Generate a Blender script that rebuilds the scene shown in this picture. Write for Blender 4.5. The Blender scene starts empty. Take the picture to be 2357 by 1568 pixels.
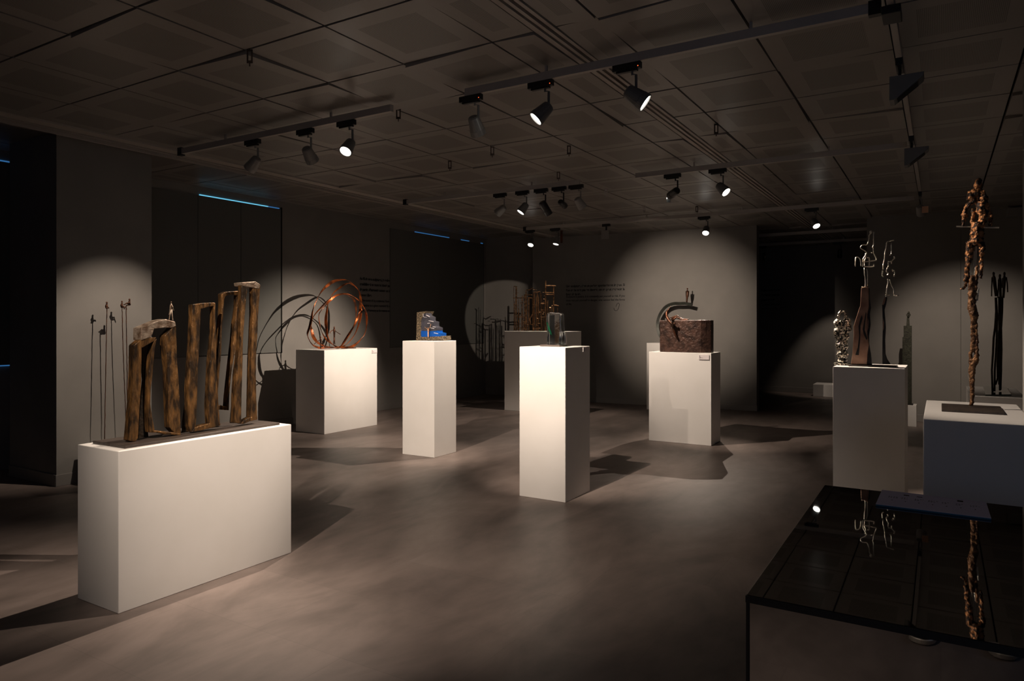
import bpy, bmesh, math, random
from mathutils import Vector, Matrix, noise
random.seed(7)
S = bpy.context.scene
COL = S.collection
V = Vector

# ------------------------------------------------------------------ camera
EYE = 1.6                       # eye height in metres
YAW = math.atan(986.5 / 1620)   # camera is turned left of +Y
FPX, CX, HY = 1620.0, 1178.5, 742.0
FW = V((-math.sin(YAW), math.cos(YAW), 0))
RT = V((math.cos(YAW), math.sin(YAW), 0))
cd = bpy.data.cameras.new('camera'); cam = bpy.data.objects.new('camera', cd); COL.objects.link(cam)
cam.location = (0, 0, EYE); cam.rotation_euler = (math.pi / 2, 0, YAW)
cd.sensor_width = 36; cd.lens = 36 * FPX / 2357; cd.shift_y = (HY - 784) / 2357
cd.clip_start = .05
S.camera = cam

# ------------------------------------------------------------------ world, exposure, added cool fill
w = bpy.data.worlds.new('night'); S.world = w; w.use_nodes = True
w.node_tree.nodes['Background'].inputs[0].default_value = (.7, .75, .9, 1)
w.node_tree.nodes['Background'].inputs[1].default_value = .001
S.view_settings.view_transform = 'Standard'; S.view_settings.look = 'None'
S.view_settings.exposure = 0.0; S.view_settings.gamma = 1; S.view_settings.use_curve_mapping = False

def area_light(name, loc, target, size, power, col):
    l = bpy.data.lights.new(name, 'AREA'); l.size = size; l.energy = power; l.color = col
    o = bpy.data.objects.new(name, l); COL.objects.link(o); o.location = loc
    o.rotation_euler = (V(target) - V(loc)).to_track_quat('-Z', 'Y').to_euler()
    return o
area_light('cool_fill', (1.6, -1.6, 2.1), (.1, 4.4, .7), 1.2, 7.0, (.45, .62, 1.0))  # bluish fill light added behind the viewer

def ray(px, py):
    return FW + RT * ((px - CX) / FPX) + V((0, 0, -(py - HY) / FPX))
def at_x(px, py, X): r = ray(px, py); return V((0, 0, EYE)) + r * (X / r.x)
def at_y(px, py, Y): r = ray(px, py); return V((0, 0, EYE)) + r * (Y / r.y)
def at_z(px, py, Z): r = ray(px, py); return V((0, 0, EYE)) + r * ((Z - EYE) / r.z)

# ------------------------------------------------------------------ materials
def mat(name, col, rough=.6, metal=0., spec=.5, col2=None, scale=8., bump=0., bscale=40., emis=None, estr=0., trans=0., ior=1.5, detail=6., stretch=None, ramp=(.35, .65)):
    m = bpy.data.materials.new(name); m.use_nodes = True
    nt = m.node_tree; b = nt.nodes['Principled BSDF']
    b.inputs['Base Color'].default_value = (*col, 1); b.inputs['Roughness'].default_value = rough
    b.inputs['Metallic'].default_value = metal; b.inputs['Specular IOR Level'].default_value = spec
    b.inputs['IOR'].default_value = ior; b.inputs['Transmission Weight'].default_value = trans
    if emis: b.inputs['Emission Color'].default_value = (*emis, 1); b.inputs['Emission Strength'].default_value = estr
    tc = nt.nodes.new('ShaderNodeTexCoord'); src = tc.outputs['Object']
    if stretch:
        mp = nt.nodes.new('ShaderNodeMapping'); mp.inputs['Scale'].default_value = stretch
        nt.links.new(src, mp.inputs[0]); src = mp.outputs[0]
    if col2:
        n = nt.nodes.new('ShaderNodeTexNoise'); n.inputs['Scale'].default_value = scale; n.inputs['Detail'].default_value = detail
        nt.links.new(src, n.inputs[0])
        r = nt.nodes.new('ShaderNodeValToRGB'); r.color_ramp.elements[0].color = (*col, 1); r.color_ramp.elements[1].color = (*col2, 1)
        r.color_ramp.elements[0].position, r.color_ramp.elements[1].position = ramp
        nt.links.new(n.outputs[0], r.inputs[0]); nt.links.new(r.outputs[0], b.inputs['Base Color'])
    if bump:
        n2 = nt.nodes.new('ShaderNodeTexNoise'); n2.inputs['Scale'].default_value = bscale; n2.inputs['Detail'].default_value = 4
        nt.links.new(src, n2.inputs[0])
        bp = nt.nodes.new('ShaderNodeBump'); bp.inputs['Strength'].default_value = bump; bp.inputs['Distance'].default_value = .01
        nt.links.new(n2.outputs[0], bp.inputs['Height']); nt.links.new(bp.outputs[0], b.inputs['Normal'])
    return m

M = {}
M['white'] = mat('white_plinth_paint', (.80, .775, .745), .5, spec=.3, col2=(.77, .745, .71), scale=3)
M['wall'] = mat('taupe_wall_paint', (.235, .222, .205), .8, spec=.25, col2=(.215, .203, .188), scale=2.5, bump=.05, bscale=120)
M['wall2'] = mat('taupe_wall_panel_paint', (.20, .19, .175), .75, spec=.25)
M['skirt'] = mat('skirting_paint', (.22, .205, .19), .5, spec=.4)
M['blind'] = mat('grey_blind_fabric', (.135, .135, .125), .8, spec=.2)
M['tile'] = mat('ceiling_tile_metal', (.275, .25, .228), .38, spec=.5, col2=(.25, .228, .205), scale=.9, bump=.015, bscale=3)
M['dark'] = mat('dark_void', (.008, .007, .006), .9, spec=.1)
M['profile'] = mat('light_profile', (.40, .36, .32), .5)
M['track'] = mat('track_enamel', (.40, .37, .34), .5)
M['black'] = mat('black_plastic', (.006, .006, .006), .4)
M['lampgrey'] = mat('grey_lamp_metal', (.16, .16, .155), .45, metal=.2)
M['lamppale'] = mat('pale_lamp_metal', (.26, .25, .235), .42, metal=.2)
M['lampblack'] = mat('black_lamp_metal', (.01, .01, .01), .3)
M['lens'] = mat('lit_lens', (.9, .9, .9), .3, emis=(1, .95, .86), estr=14)
M['lens_off'] = mat('unlit_lens', (.02, .02, .02), .15)
M['led'] = mat('red_led', (.3, .02, .01), .4, emis=(1, .12, .03), estr=2)
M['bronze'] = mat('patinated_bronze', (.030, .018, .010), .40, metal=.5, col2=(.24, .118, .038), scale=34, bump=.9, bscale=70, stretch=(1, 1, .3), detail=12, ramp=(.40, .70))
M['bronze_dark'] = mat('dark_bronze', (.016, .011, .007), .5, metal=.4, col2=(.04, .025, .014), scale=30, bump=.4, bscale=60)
M['bronze_pale'] = mat('worn_pale_bronze', (.16, .10, .065), .42, metal=.6, col2=(.45, .36, .28), scale=25, bump=.5, bscale=50)
M['baseplate'] = mat('dark_wood_plate', (.035, .026, .021), .5, col2=(.06, .044, .035), scale=14, stretch=(4, .6, 1), bump=.1)
M['copper'] = mat('orange_copper', (.45, .11, .025), .32, metal=.7, col2=(.07, .025, .012), scale=9, bump=.3, bscale=60, ramp=(.38, .62))
M['copper_dark'] = mat('dark_copper', (.14, .05, .025), .4, metal=.7, col2=(.05, .03, .02), scale=12, bump=.3)
M['copper_pale'] = mat('pale_copper', (.75, .40, .22), .35, metal=.7)
M['stone'] = mat('speckled_stone', (.03, .023, .014), .6, col2=(.30, .22, .13), scale=60, bump=.5, bscale=90, ramp=(.42, .66))
M['glass'] = mat('clear_cast_glass', (.97, 1, 1), .03, trans=1, ior=1.5, bump=.18, bscale=35)
M['glass_smoke'] = mat('smoky_cast_glass', (.16, .16, .20), .04, trans=.7, ior=1.5, spec=.8, bump=.1, bscale=30)
M['glass_blue'] = mat('blue_cast_glass', (.012, .12, .55), .06, trans=.35, ior=1.5, spec=.8, bump=.25, bscale=30, emis=None)
M['green'] = mat('green_inclusion', (.0, .16, .06), .3)
M['slate'] = mat('brown_slate', (.09, .07, .06), .6, bump=.2)
M['wire'] = mat('rusty_brass_wire', (.34, .18, .085), .28, metal=.85, col2=(.05, .03, .018), scale=30)
M['block'] = mat('brown_patina_slab', (.030, .016, .012), .40, metal=.35, col2=(.10, .052, .038), scale=14, bump=1.0, bscale=32, detail=8)
M['silver'] = mat('lumpy_silver', (.72, .66, .56), .3, metal=.9, col2=(.02, .017, .013), scale=62, bump=1.0, bscale=80, detail=3, ramp=(.46, .56))
M['steel'] = mat('bright_steel_wire', (.78, .72, .62), .28, metal=.9, bump=.5, bscale=60)
M['trunk'] = mat('brown_copper_sheet', (.24, .125, .08), .45, metal=.3, col2=(.42, .25, .17), scale=9, bump=.2, bscale=40)
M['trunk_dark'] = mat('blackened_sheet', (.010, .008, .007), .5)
M['rust'] = mat('rusted_lumps', (.02, .010, .006), .45, metal=.5, col2=(.52, .23, .09), scale=48, bump=1.0, bscale=70, detail=4, ramp=(.44, .60))
M['rust2'] = mat('brown_rusted_lumps', (.07, .03, .014), .5, metal=.4, col2=(.30, .15, .065), scale=30, bump=1.0, bscale=60)
M['tower'] = mat('green_brown_bronze', (.020, .020, .013), .6, metal=.4, col2=(.05, .05, .033), scale=40, bump=.8, bscale=90)
M['swirl'] = mat('green_black_bronze', (.014, .016, .012), .4, metal=.4, col2=(.03, .032, .024), scale=12, bump=.2)
M['plateglass'] = mat('greenish_glass_plate', (.09, .12, .10), .08, spec=.7)
M['tabletop'] = mat('black_mirror_glass', (.004, .004, .004), .015, spec=.5, ior=3.1)
M['rim'] = mat('black_rim', (.003, .003, .003), .5)
M['deck'] = mat('grey_case_deck', (.20, .20, .19), .7, col2=(.16, .165, .16), scale=3)
M['paper'] = mat('lavender_card', (.72, .66, .80), .7)
M['cardblue'] = mat('blue_card_edge', (.02, .10, .15), .5)
M['ink'] = mat('black_ink', (.004, .004, .004), .7)
M['card'] = mat('pale_label_card', (.74, .68, .68), .5)
M['sky'] = mat('daylight_leak', (.1, .1, .1), .6, emis=(.18, .66, .95), estr=.8)
M['skydim'] = mat('dim_daylight_leak', (.1, .1, .1), .6, emis=(.05, .22, .55), estr=.5)
M['clip'] = mat('clip_metal', (.12, .09, .07), .4, metal=.5)
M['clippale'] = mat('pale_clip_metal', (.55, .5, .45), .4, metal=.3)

# thin pane: mostly see-through with a surface reflection
gm = bpy.data.materials.new('clear_pane'); gm.use_nodes = True; nt = gm.node_tree; nt.nodes.clear()
o_ = nt.nodes.new('ShaderNodeOutputMaterial'); mx = nt.nodes.new('ShaderNodeMixShader'); tr = nt.nodes.new('ShaderNodeBsdfTransparent'); gl = nt.nodes.new('ShaderNodeBsdfGlossy')
fr = nt.nodes.new('ShaderNodeFresnel'); tr.inputs[0].default_value = (.86, .89, .88, 1); gl.inputs['Roughness'].default_value = .02
nt.links.new(fr.outputs[0], mx.inputs[0]); nt.links.new(tr.outputs[0], mx.inputs[1]); nt.links.new(gl.outputs[0], mx.inputs[2]); nt.links.new(mx.outputs[0], o_.inputs[0])
M['pane'] = gm

# floor: large vinyl slabs with cloudy mottling
fm = bpy.data.materials.new('cloudy_vinyl_floor'); fm.use_nodes = True; nt = fm.node_tree; b = nt.nodes['Principled BSDF']
tc = nt.nodes.new('ShaderNodeTexCoord')
n1 = nt.nodes.new('ShaderNodeTexNoise'); n1.inputs['Scale'].default_value = 1.3; n1.inputs['Detail'].default_value = 9; n1.inputs['Roughness'].default_value = .62; n1.inputs['Distortion'].default_value = .8
n2 = nt.nodes.new('ShaderNodeTexNoise'); n2.inputs['Scale'].default_value = 7; n2.inputs['Detail'].default_value = 8
mp = nt.nodes.new('ShaderNodeMapping'); mp.inputs['Scale'].default_value = (1, .45, 1)
nt.links.new(tc.outputs['Object'], mp.inputs[0]); nt.links.new(mp.outputs[0], n1.inputs[0]); nt.links.new(mp.outputs[0], n2.inputs[0])
ad = nt.nodes.new('ShaderNodeMath'); ad.operation = 'MULTIPLY_ADD'; ad.inputs[1].default_value = .35
nt.links.new(n2.outputs[0], ad.inputs[0]); nt.links.new(n1.outputs[0], ad.inputs[2])
rp = nt.nodes.new('ShaderNodeValToRGB'); rp.color_ramp.elements[0].position = .45; rp.color_ramp.elements[1].position = .88
rp.color_ramp.elements[0].color = (.100, .080, .070, 1); rp.color_ramp.elements[1].color = (.255, .203, .182, 1)
nt.links.new(ad.outputs[0], rp.inputs[0])
bk = nt.nodes.new('ShaderNodeTexBrick'); bk.inputs['Scale'].default_value = 1; bk.inputs['Brick Width'].default_value = 1.22; bk.inputs['Row Height'].default_value = .61
bk.inputs['Mortar Size'].default_value = .0025; bk.inputs['Color1'].default_value = (1, 1, 1, 1); bk.inputs['Color2'].default_value = (.9, .9, .9, 1); bk.inputs['Mortar'].default_value = (.84, .84, .84, 1)
nt.links.new(tc.outputs['Object'], bk.inputs[0])
mu = nt.nodes.new('ShaderNodeMix'); mu.data_type = 'RGBA'; mu.blend_type = 'MULTIPLY'; mu.inputs[0].default_value = 1
nt.links.new(rp.outputs[0], mu.inputs[6]); nt.links.new(bk.outputs[0], mu.inputs[7]); nt.links.new(mu.outputs[2], b.inputs['Base Color'])
b.inputs['Roughness'].default_value = .46; b.inputs['Specular IOR Level'].default_value = .35
bp = nt.nodes.new('ShaderNodeBump'); bp.inputs['Strength'].default_value = .08; bp.inputs['Distance'].default_value = .01; nt.links.new(n2.outputs[0], bp.inputs['Height']); nt.links.new(bp.outputs[0], b.inputs['Normal'])
M['floor'] = fm

# perforated field of the ceiling tiles: rows of small dark holes
pm = bpy.data.materials.new('perforated_tile_metal'); pm.use_nodes = True; nt = pm.node_tree; b = nt.nodes['Principled BSDF']
tc = nt.nodes.new('ShaderNodeTexCoord'); mp = nt.nodes.new('ShaderNodeMapping'); mp.inputs['Scale'].default_value = (110, 110, 0)
nt.links.new(tc.outputs['Object'], mp.inputs[0])
fr_ = nt.nodes.new('ShaderNodeVectorMath'); fr_.operation = 'FRACTION'; nt.links.new(mp.outputs[0], fr_.inputs[0])
sb = nt.nodes.new('ShaderNodeVectorMath'); sb.operation = 'SUBTRACT'; sb.inputs[1].default_value = (.5, .5, 0); nt.links.new(fr_.outputs[0], sb.inputs[0])
ln = nt.nodes.new('ShaderNodeVectorMath'); ln.operation = 'LENGTH'; nt.links.new(sb.outputs[0], ln.inputs[0])
gt = nt.nodes.new('ShaderNodeMath'); gt.operation = 'GREATER_THAN'; gt.inputs[1].default_value = .33; nt.links.new(ln.outputs['Value'], gt.inputs[0])
mc = nt.nodes.new('ShaderNodeMix'); mc.data_type = 'RGBA'; mc.inputs[6].default_value = (.05, .042, .036, 1); mc.inputs[7].default_value = (.27, .25, .225, 1)
nt.links.new(gt.outputs[0], mc.inputs[0]); nt.links.new(mc.outputs[2], b.inputs['Base Color']); b.inputs['Roughness'].default_value = .42
M['perf'] = pm

# ------------------------------------------------------------------ mesh helpers
def obj(name, bm, m, parent=None, smooth=False, bevel=0, seg=2):
    me = bpy.data.meshes.new(name)
    bmesh.ops.recalc_face_normals(bm, faces=bm.faces[:])
    bm.to_mesh(me); bm.free()
    o = bpy.data.objects.new(name, me); COL.objects.link(o)
    for mm in (m if isinstance(m, (list, tuple)) else [m]): me.materials.append(M[mm])
    if smooth:
        for p in me.polygons: p.use_smooth = True
    if bevel:
        md = o.modifiers.new('bevel', 'BEVEL'); md.width = bevel; md.segments = seg; md.limit_method = 'ANGLE'
    if parent:
        o.parent = parent; o.matrix_parent_inverse = Matrix.Translation(-parent.location)
    return o
def far_pieces(bm):
    """vertex groups of a bmesh that stand clear of each other"""
    seen = set(); isl = []
    for v in bm.verts:
        if v in seen: continue
        st_ = [v]; seen.add(v); g_ = []
        while st_:
            a = st_.pop(); g_.append(a)
            for e in a.link_edges:
                b_ = e.other_vert(a)
                if b_ not in seen: seen.add(b_); st_.append(b_)
        isl.append(g_)
    bx = [([min(v.co[i] for v in g_) for i in range(3)], [max(v.co[i] for v in g_) for i in range(3)]) for g_ in isl]
    sz = [max(h_ - l_ for l_, h_ in zip(*b_)) for b_ in bx]; par = list(range(len(isl)))
    def find(i):
        while par[i] != i: i = par[i]
        return i
    for i in range(len(isl)):
        for j in range(i + 1, len(isl)):
            gp = math.sqrt(sum(max(0, bx[j][0][k] - bx[i][1][k], bx[i][0][k] - bx[j][1][k]) ** 2 for k in range(3)))
            if gp <= max(.02, .5 * max(sz[i], sz[j])): par[find(i)] = find(j)
    out = {}
    for i, g_ in enumerate(isl): out.setdefault(find(i), []).extend(g_)
    return list(out.values())
def parts(name, bm, m, parent, **k):
    """like obj(), but pieces that stand apart become parts of their own"""
    bm.verts.ensure_lookup_table(); groups = far_pieces(bm); res = []
    if len(groups) == 1: return obj(name, bm, m, parent, **k)
    for g_ in groups:
        ids = set(v.index for v in g_) if all(v.index >= 0 for v in g_) else None
        bm.verts.index_update(); ids = set(v.index for v in g_)
        c_ = bm.copy(); c_.verts.ensure_lookup_table()
        bmesh.ops.delete(c_, geom=[v for v in c_.verts if v.index not in ids], context='VERTS')
        res.append(obj(name, c_, m, parent, **k))
    bm.free(); return res[0]
def settle(bm, z):
    for v in bm.verts: v.co.z = max(v.co.z, z)
    return bm
def tag(o, label, cat, group=None):
    o['label'] = label; o['category'] = cat
    if group: o['group'] = group
    return o
def thing(name, loc, label, cat, group=None):
    o = bpy.data.objects.new(name, None); o.empty_display_size = .05; COL.objects.link(o); o.location = V(loc)
    return tag(o, label, cat, group)
def struct(name, bm, m, parent=None, **k):
    o = obj(name, bm, m, parent, **k)
    if not parent: o['kind'] = 'structure'
    return o
def box(bm, x0, y0, z0, x1, y1, z1, mi=0):
    vs = [bm.verts.new((x, y, z)) for z in (z0, z1) for x, y in ((x0, y0), (x1, y0), (x1, y1), (x0, y1))]
    for f in ((0, 3, 2, 1), (4, 5, 6, 7), (0, 1, 5, 4), (1, 2, 6, 5), (2, 3, 7, 6), (3, 0, 4, 7)):
        fc = bm.faces.new([vs[i] for i in f]); fc.material_index = mi
    return vs
def B(*a):
    bm = bmesh.new(); box(bm, *a); return bm
def prism(bm, base, ext):
    """closed prism from a list of points swept by the vector ext"""
    ext = V(ext); a = [bm.verts.new(p) for p in base]; c = [bm.verts.new(V(p) + ext) for p in base]; n = len(a)
    bm.faces.new(a); bm.faces.new(c[::-1])
    for i in range(n): bm.faces.new((a[i], a[(i + 1) % n], c[(i + 1) % n], c[i]))
def frame_at(t, up=V((0, 0, 1))):
    t = t.normalized()
    if abs(t.dot(up)) > .97: up = V((1, 0, 0))
    s = t.cross(up).normalized(); return s, s.cross(t).normalized()
def tube(bm, pts, r, n=8, closed=False, wob=0.):
    """round rod through the points; r is one radius or one per point"""
    pts = [V(p) for p in pts]; N = len(pts); rr = r if isinstance(r, (list, tuple)) else [r] * N
    rings = []; s_prev = None
    for i, p in enumerate(pts):
        if closed: t = pts[(i + 1) % N] - pts[i - 1]
        else: t = pts[min(i + 1, N - 1)] - pts[max(i - 1, 0)]
        if t.length < 1e-9: t = V((0, 0, 1))
        t.normalize()
        if s_prev is None: s, u = frame_at(t)
        else:
            s = (s_prev - t * s_prev.dot(t))
            s = s.normalized() if s.length > 1e-5 else frame_at(t)[0]
            u = s.cross(t).normalized()
        s_prev = s
        ring = []
        for k in range(n):
            a = 2 * math.pi * k / n; q = rr[i] * (1 + wob * random.uniform(-1, 1))
            ring.append(bm.verts.new(p + s * math.cos(a) * q + u * math.sin(a) * q))
        rings.append(ring)
    m = N if closed else N - 1
    for i in range(m):
        a, c = rings[i], rings[(i + 1) % N]
        for k in range(n): bm.faces.new((a[k], a[(k + 1) % n], c[(k + 1) % n], c[k]))
    if not closed: bm.faces.new(rings[0][::-1]); bm.faces.new(rings[-1])
def smooth_path(pts, n=6, closed=False):
    pts = [V(p) for p in pts]; out = []; N = len(pts)
    for i in range(N if closed else N - 1):
        if closed: p0, p1, p2, p3 = pts[i - 1], pts[i], pts[(i + 1) % N], pts[(i + 2) % N]
        else: p0, p1, p2, p3 = pts[max(i - 1, 0)], pts[i], pts[i + 1], pts[min(i + 2, N - 1)]
        for k in range(n):
            t = k / n
            out.append(.5 * ((2 * p1) + (p2 - p0) * t + (2 * p0 - 5 * p1 + 4 * p2 - p3) * t * t + (3 * p1 - p0 - 3 * p2 + p3) * t ** 3))
    if not closed: out.append(pts[-1])
    return out
def ribbon(bm, pts, widths, th, axis, closed=False):
    """flat strip: width across `axis`-ish direction, thickness th"""
    N = len(pts); rings = []
    for i, p in enumerate(pts):
        t = (pts[(i + 1) % N] - pts[i - 1]) if closed else (pts[min(i + 1, N - 1)] - pts[max(i - 1, 0)])
        t.normalize(); ax = axis(i / N) if callable(axis) else V(axis)
        u = (ax - t * ax.dot(t)).normalized(); s = t.cross(u)
        wd = widths(i / N) if callable(widths) else widths
        rings.append([bm.verts.new(p + u * a * wd / 2 + s * c * th / 2) for a, c in ((-1, -1), (1, -1), (1, 1), (-1, 1))])
    for i in range(N if closed else N - 1):
        a, c = rings[i], rings[(i + 1) % N]
        for k in range(4): bm.faces.new((a[k], a[(k + 1) % 4], c[(k + 1) % 4], c[k]))
    if not closed: bm.faces.new(rings[0][::-1]); bm.faces.new(rings[-1])
def ell(bm, c, r, rot=None, seg=14):
    R = rot or Matrix.Identity(3)
    m = Matrix.Translation(V(c)) @ R.to_4x4() @ Matrix.Diagonal((*r, 1))
    bmesh.ops.create_uvsphere(bm, u_segments=seg, v_segments=max(6, seg * 2 // 3), radius=1, matrix=m)
def lathe(bm, prof, M4, n=20, mi=0, cap=True):
    rings = []
    for r, z in prof:
        rings.append([bm.verts.new(M4 @ V((r * math.cos(2 * math.pi * k / n), r * math.sin(2 * math.pi * k / n), z))) for k in range(n)])
    for a, c in zip(rings, rings[1:]):
        for k in range(n):
            f = bm.faces.new((a[k], a[(k + 1) % n], c[(k + 1) % n], c[k])); f.material_index = mi
    if cap: bm.faces.new(rings[0][::-1]); bm.faces.new(rings[-1])
def lumpy(o, voxel, strength, size, smooth=True):
    md = o.modifiers.new('remesh', 'REMESH'); md.mode = 'VOXEL'; md.voxel_size = voxel; md.use_smooth_shade = smooth
    tx = bpy.data.textures.new(o.name + '_lumps', 'CLOUDS'); tx.noise_scale = size; tx.noise_depth = 2
    d = o.modifiers.new('lumps', 'DISPLACE'); d.texture = tx; d.strength = strength; d.mid_level = .5; d.texture_coords = 'LOCAL'

# ------------------------------------------------------------------ room shell
FL = struct('floor', B(-11, -4, -.1, 4, 19, 0), 'floor')
CEIL, SIDE = 3.35, 3.46
# ceiling: metal tiles hung with narrow dark joints, each with a perforated field
def tile(bm, x0, y0, x1, y1, z, tilt=0, gap=.008):
    x0 += gap; y0 += gap; x1 -= gap; y1 -= gap
    if x1 - x0 < .05: return
    dz = [random.uniform(-.002, .002) for _ in range(4)]
    if tilt: dz[random.randrange(4)] -= tilt
    mg = .125; mx_ = min(mg, (x1 - x0) * .3)
    def zz(x, y):
        u = (x - x0) / (x1 - x0); v = (y - y0) / (y1 - y0)
        return z + (dz[0] * (1 - u) * (1 - v) + dz[1] * u * (1 - v) + dz[2] * u * v + dz[3] * (1 - u) * v)
    xs = (x0, x0 + mx_, x1 - mx_, x1); ys = (y0, y0 + mg, y1 - mg, y1)
    g = [[bm.verts.new((x, y, zz(x, y))) for y in ys] for x in xs]
    for i in range(3):
        for j in range(3):
            f = bm.faces.new((g[i][j], g[i][j + 1], g[i + 1][j + 1], g[i + 1][j])); f.material_index = 1 if i == j == 1 else 0
    t = [bm.verts.new((x, y, z + .03)) for x, y in ((x0, y0), (x1, y0), (x1, y1), (x0, y1))]
    bm.faces.new(t)
    edge = [g[0][0], g[1][0], g[2][0], g[3][0], g[3][1], g[3][2], g[3][3], g[2][3], g[1][3], g[0][3], g[0][2], g[0][1]]
    bm.faces.new(edge[0:4] + [t[1], t[0]]); bm.faces.new(edge[3:7] + [t[2], t[1]]); bm.faces.new(edge[6:10] + [t[3], t[2]]); bm.faces.new([edge[9], edge[10], edge[11], edge[0], t[0], t[3]])
bm = bmesh.new()
XL = [-6.62, -5.96, -5.245, -4.53, -3.82, -3.107, -2.394, -1.68, -.967, -.2535, .46, 1.17, 1.88]
YL = [2.255 + .719 * j for j in range(-8, 22)]
for i in range(len(XL) - 1):
    for j in range(len(YL) - 1):
        tl = random.choice((0, 0, 0, 0, .012, .022)) if YL[j] > 2 else 0
        if abs(XL[i] + 2.394) < .01:
            tile(bm, XL[i], YL[j], -2.088, YL[j + 1], CEIL, tl * .6); tile(bm, -1.948, YL[j], XL[i + 1], YL[j + 1], CEIL, tl * .6)
        else: tile(bm, XL[i], YL[j], XL[i + 1], YL[j + 1], CEIL, tl)
for j in range(len(YL) - 1):
    tile(bm, -8.30, YL[j], -7.02, YL[j + 1], SIDE); tile(bm, -8.67, YL[j], -8.30, YL[j + 1], SIDE)
struct('ceiling', bm, ['tile', 'perf'])
struct('ceiling_void', B(-9, -4, 3.70, 4, 19, 3.75), 'dark')
bm = bmesh.new(); box(bm, -9, -4, SIDE + .035, -7.0, 19, 3.69); struct('ceiling_upper', bm, 'dark')
# recessed double slot rail crossing the ceiling, and the deeper one along the left side
bm = bmesh.new()
for a, c in ((-2.083, -2.047), (-2.027, -2.003), (-1.978, -1.953)): box(bm, a, -3.4, CEIL - .004, c, 17.5, CEIL + .05)
struct('trim_1', bm, 'profile')
bm = bmesh.new()
box(bm, -6.755, -3.4, CEIL - .012, -6.63, 13.0, CEIL + .05); box(bm, -6.87, -3.4, CEIL - .004, -6.845, 13.0, CEIL + .05)
box(bm, -7.02, -3.4, CEIL - .006, -6.99, 13.0, SIDE + .02)
struct('trim_2', bm, 'profile')

# walls
def wallbox(name, *a, m='wall'): return struct(name, B(*a), m)
wallbox('wall_left', -8.9, -3.6, 0, -8.67, 13.3, 3.7)
wallbox('wall_pillar', -8.28, 3.54, 0, -7.34, 4.506, 3.7)
wallbox('wall_corner', -8.9, 13.1, 0, -7.0, 13.3, 3.7)
bm = bmesh.new(); prism(bm, [V(p) for p in ((-7.275, 12.78, 0), (-2.83, 13.12, 0), (-2.83, 13.3, 0), (-7.275, 12.96, 0))], (0, 0, 3.7)); struct('wall_partition', bm, 'wall')
wallbox('wall_far', -6.0, 17.1, 0, 4, 17.3, 3.7)
wallbox('wall_far_left', -6.0, 13.3, 0, -5.8, 17.1, 3.7)
wallbox('wall_back_right', -1.05, 13.1, 0, .268, 13.3, 3.7)
wallbox('wall_back_panel', .272, 13.09, 0, 2.6, 13.3, 3.7)
wallbox('wall_right', 2.4, -3.6, 0, 2.6, 17.3, 3.7)
wallbox('wall_right_return', .52, 5.5, 0, 1.5, 6.43, 3.7)
wallbox('wall_behind', -9, -3.7, 0, 2.6, -3.5, 3.7)
# skirting boards
def skirt(name, *a): return struct(name, B(*a), 'skirt', bevel=.004)
skirt('baseboard_pillar', -7.352, 3.528, 0, -7.328, 4.518, .115)
skirt('baseboard_pillar_side', -8.28, 3.528, 0, -7.352, 3.54, .115)
skirt('baseboard_left', -8.67, 4.6, 0, -8.655, 13.1, .115)
skirt('baseboard_far', -5.8, 17.085, 0, 2.4, 17.1, .115)
skirt('baseboard_back_right', -1.05, 13.075, 0, 2.4, 13.09, .115)
skirt('baseboard_corner', -8.67, 13.085, 0, -7.1, 13.1, .115)
bm = bmesh.new(); prism(bm, [V(p) for p in ((-7.274, 12.765, 0), (-2.82, 13.105, 0), (-2.82, 13.119, 0), (-7.275, 12.779, 0))], (0, 0, .10)); struct('baseboard_partition', bm, 'skirt')

# windows closed by blind panels with a sliver of daylight above
def blind_window(n, y0, y1, seams, glow, z0=1.135, z1=3.345):
    w_ = bpy.data.objects.new('window_%d' % n, None); COL.objects.link(w_); w_.location = (-8.67, (y0 + y1) / 2, z0); w_['kind'] = 'structure'
    bm = bmesh.new()
    box(bm, -8.668, y1, z0 - .006, -8.654, y1 + (.022 if n != 3 else .008), z1 + .02); box(bm, -8.668, y0, z0 - .004, -8.660, y1, z0)
    obj('window_frame', bm, 'dark', w_)
    ys = [y0] + seams + [y1]
    for a, c in zip(ys, ys[1:]):
        obj('blind_panel', B(-8.668, a + .003, z0 + .004, -8.655, c - .003, z1 - .012), 'blind', w_)
    for a, c, k in glow: obj('daylight_gap', B(-8.666, a, z1 - .006, -8.6565, c, z1 + .007), k, w_)
    return w_
w1 = blind_window(1, -.5, 3.705, [1.6], [(1.0, 3.70, 'skydim')])
obj('daylight_gap', B(-8.666, 1.0, 1.125, -8.654, 3.70, 1.136), 'skydim', w1)
blind_window(2, 5.0, 7.39, [5.975, 6.664], [(6.0, 7.15, 'sky'), (7.15, 7.36, 'skydim')])
blind_window(3, 9.9, 13.0, [11.4], [(10.62, 11.73, 'skydim'), (12.15, 12.45, 'skydim'), (12.9, 12.98, 'skydim')])

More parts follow.
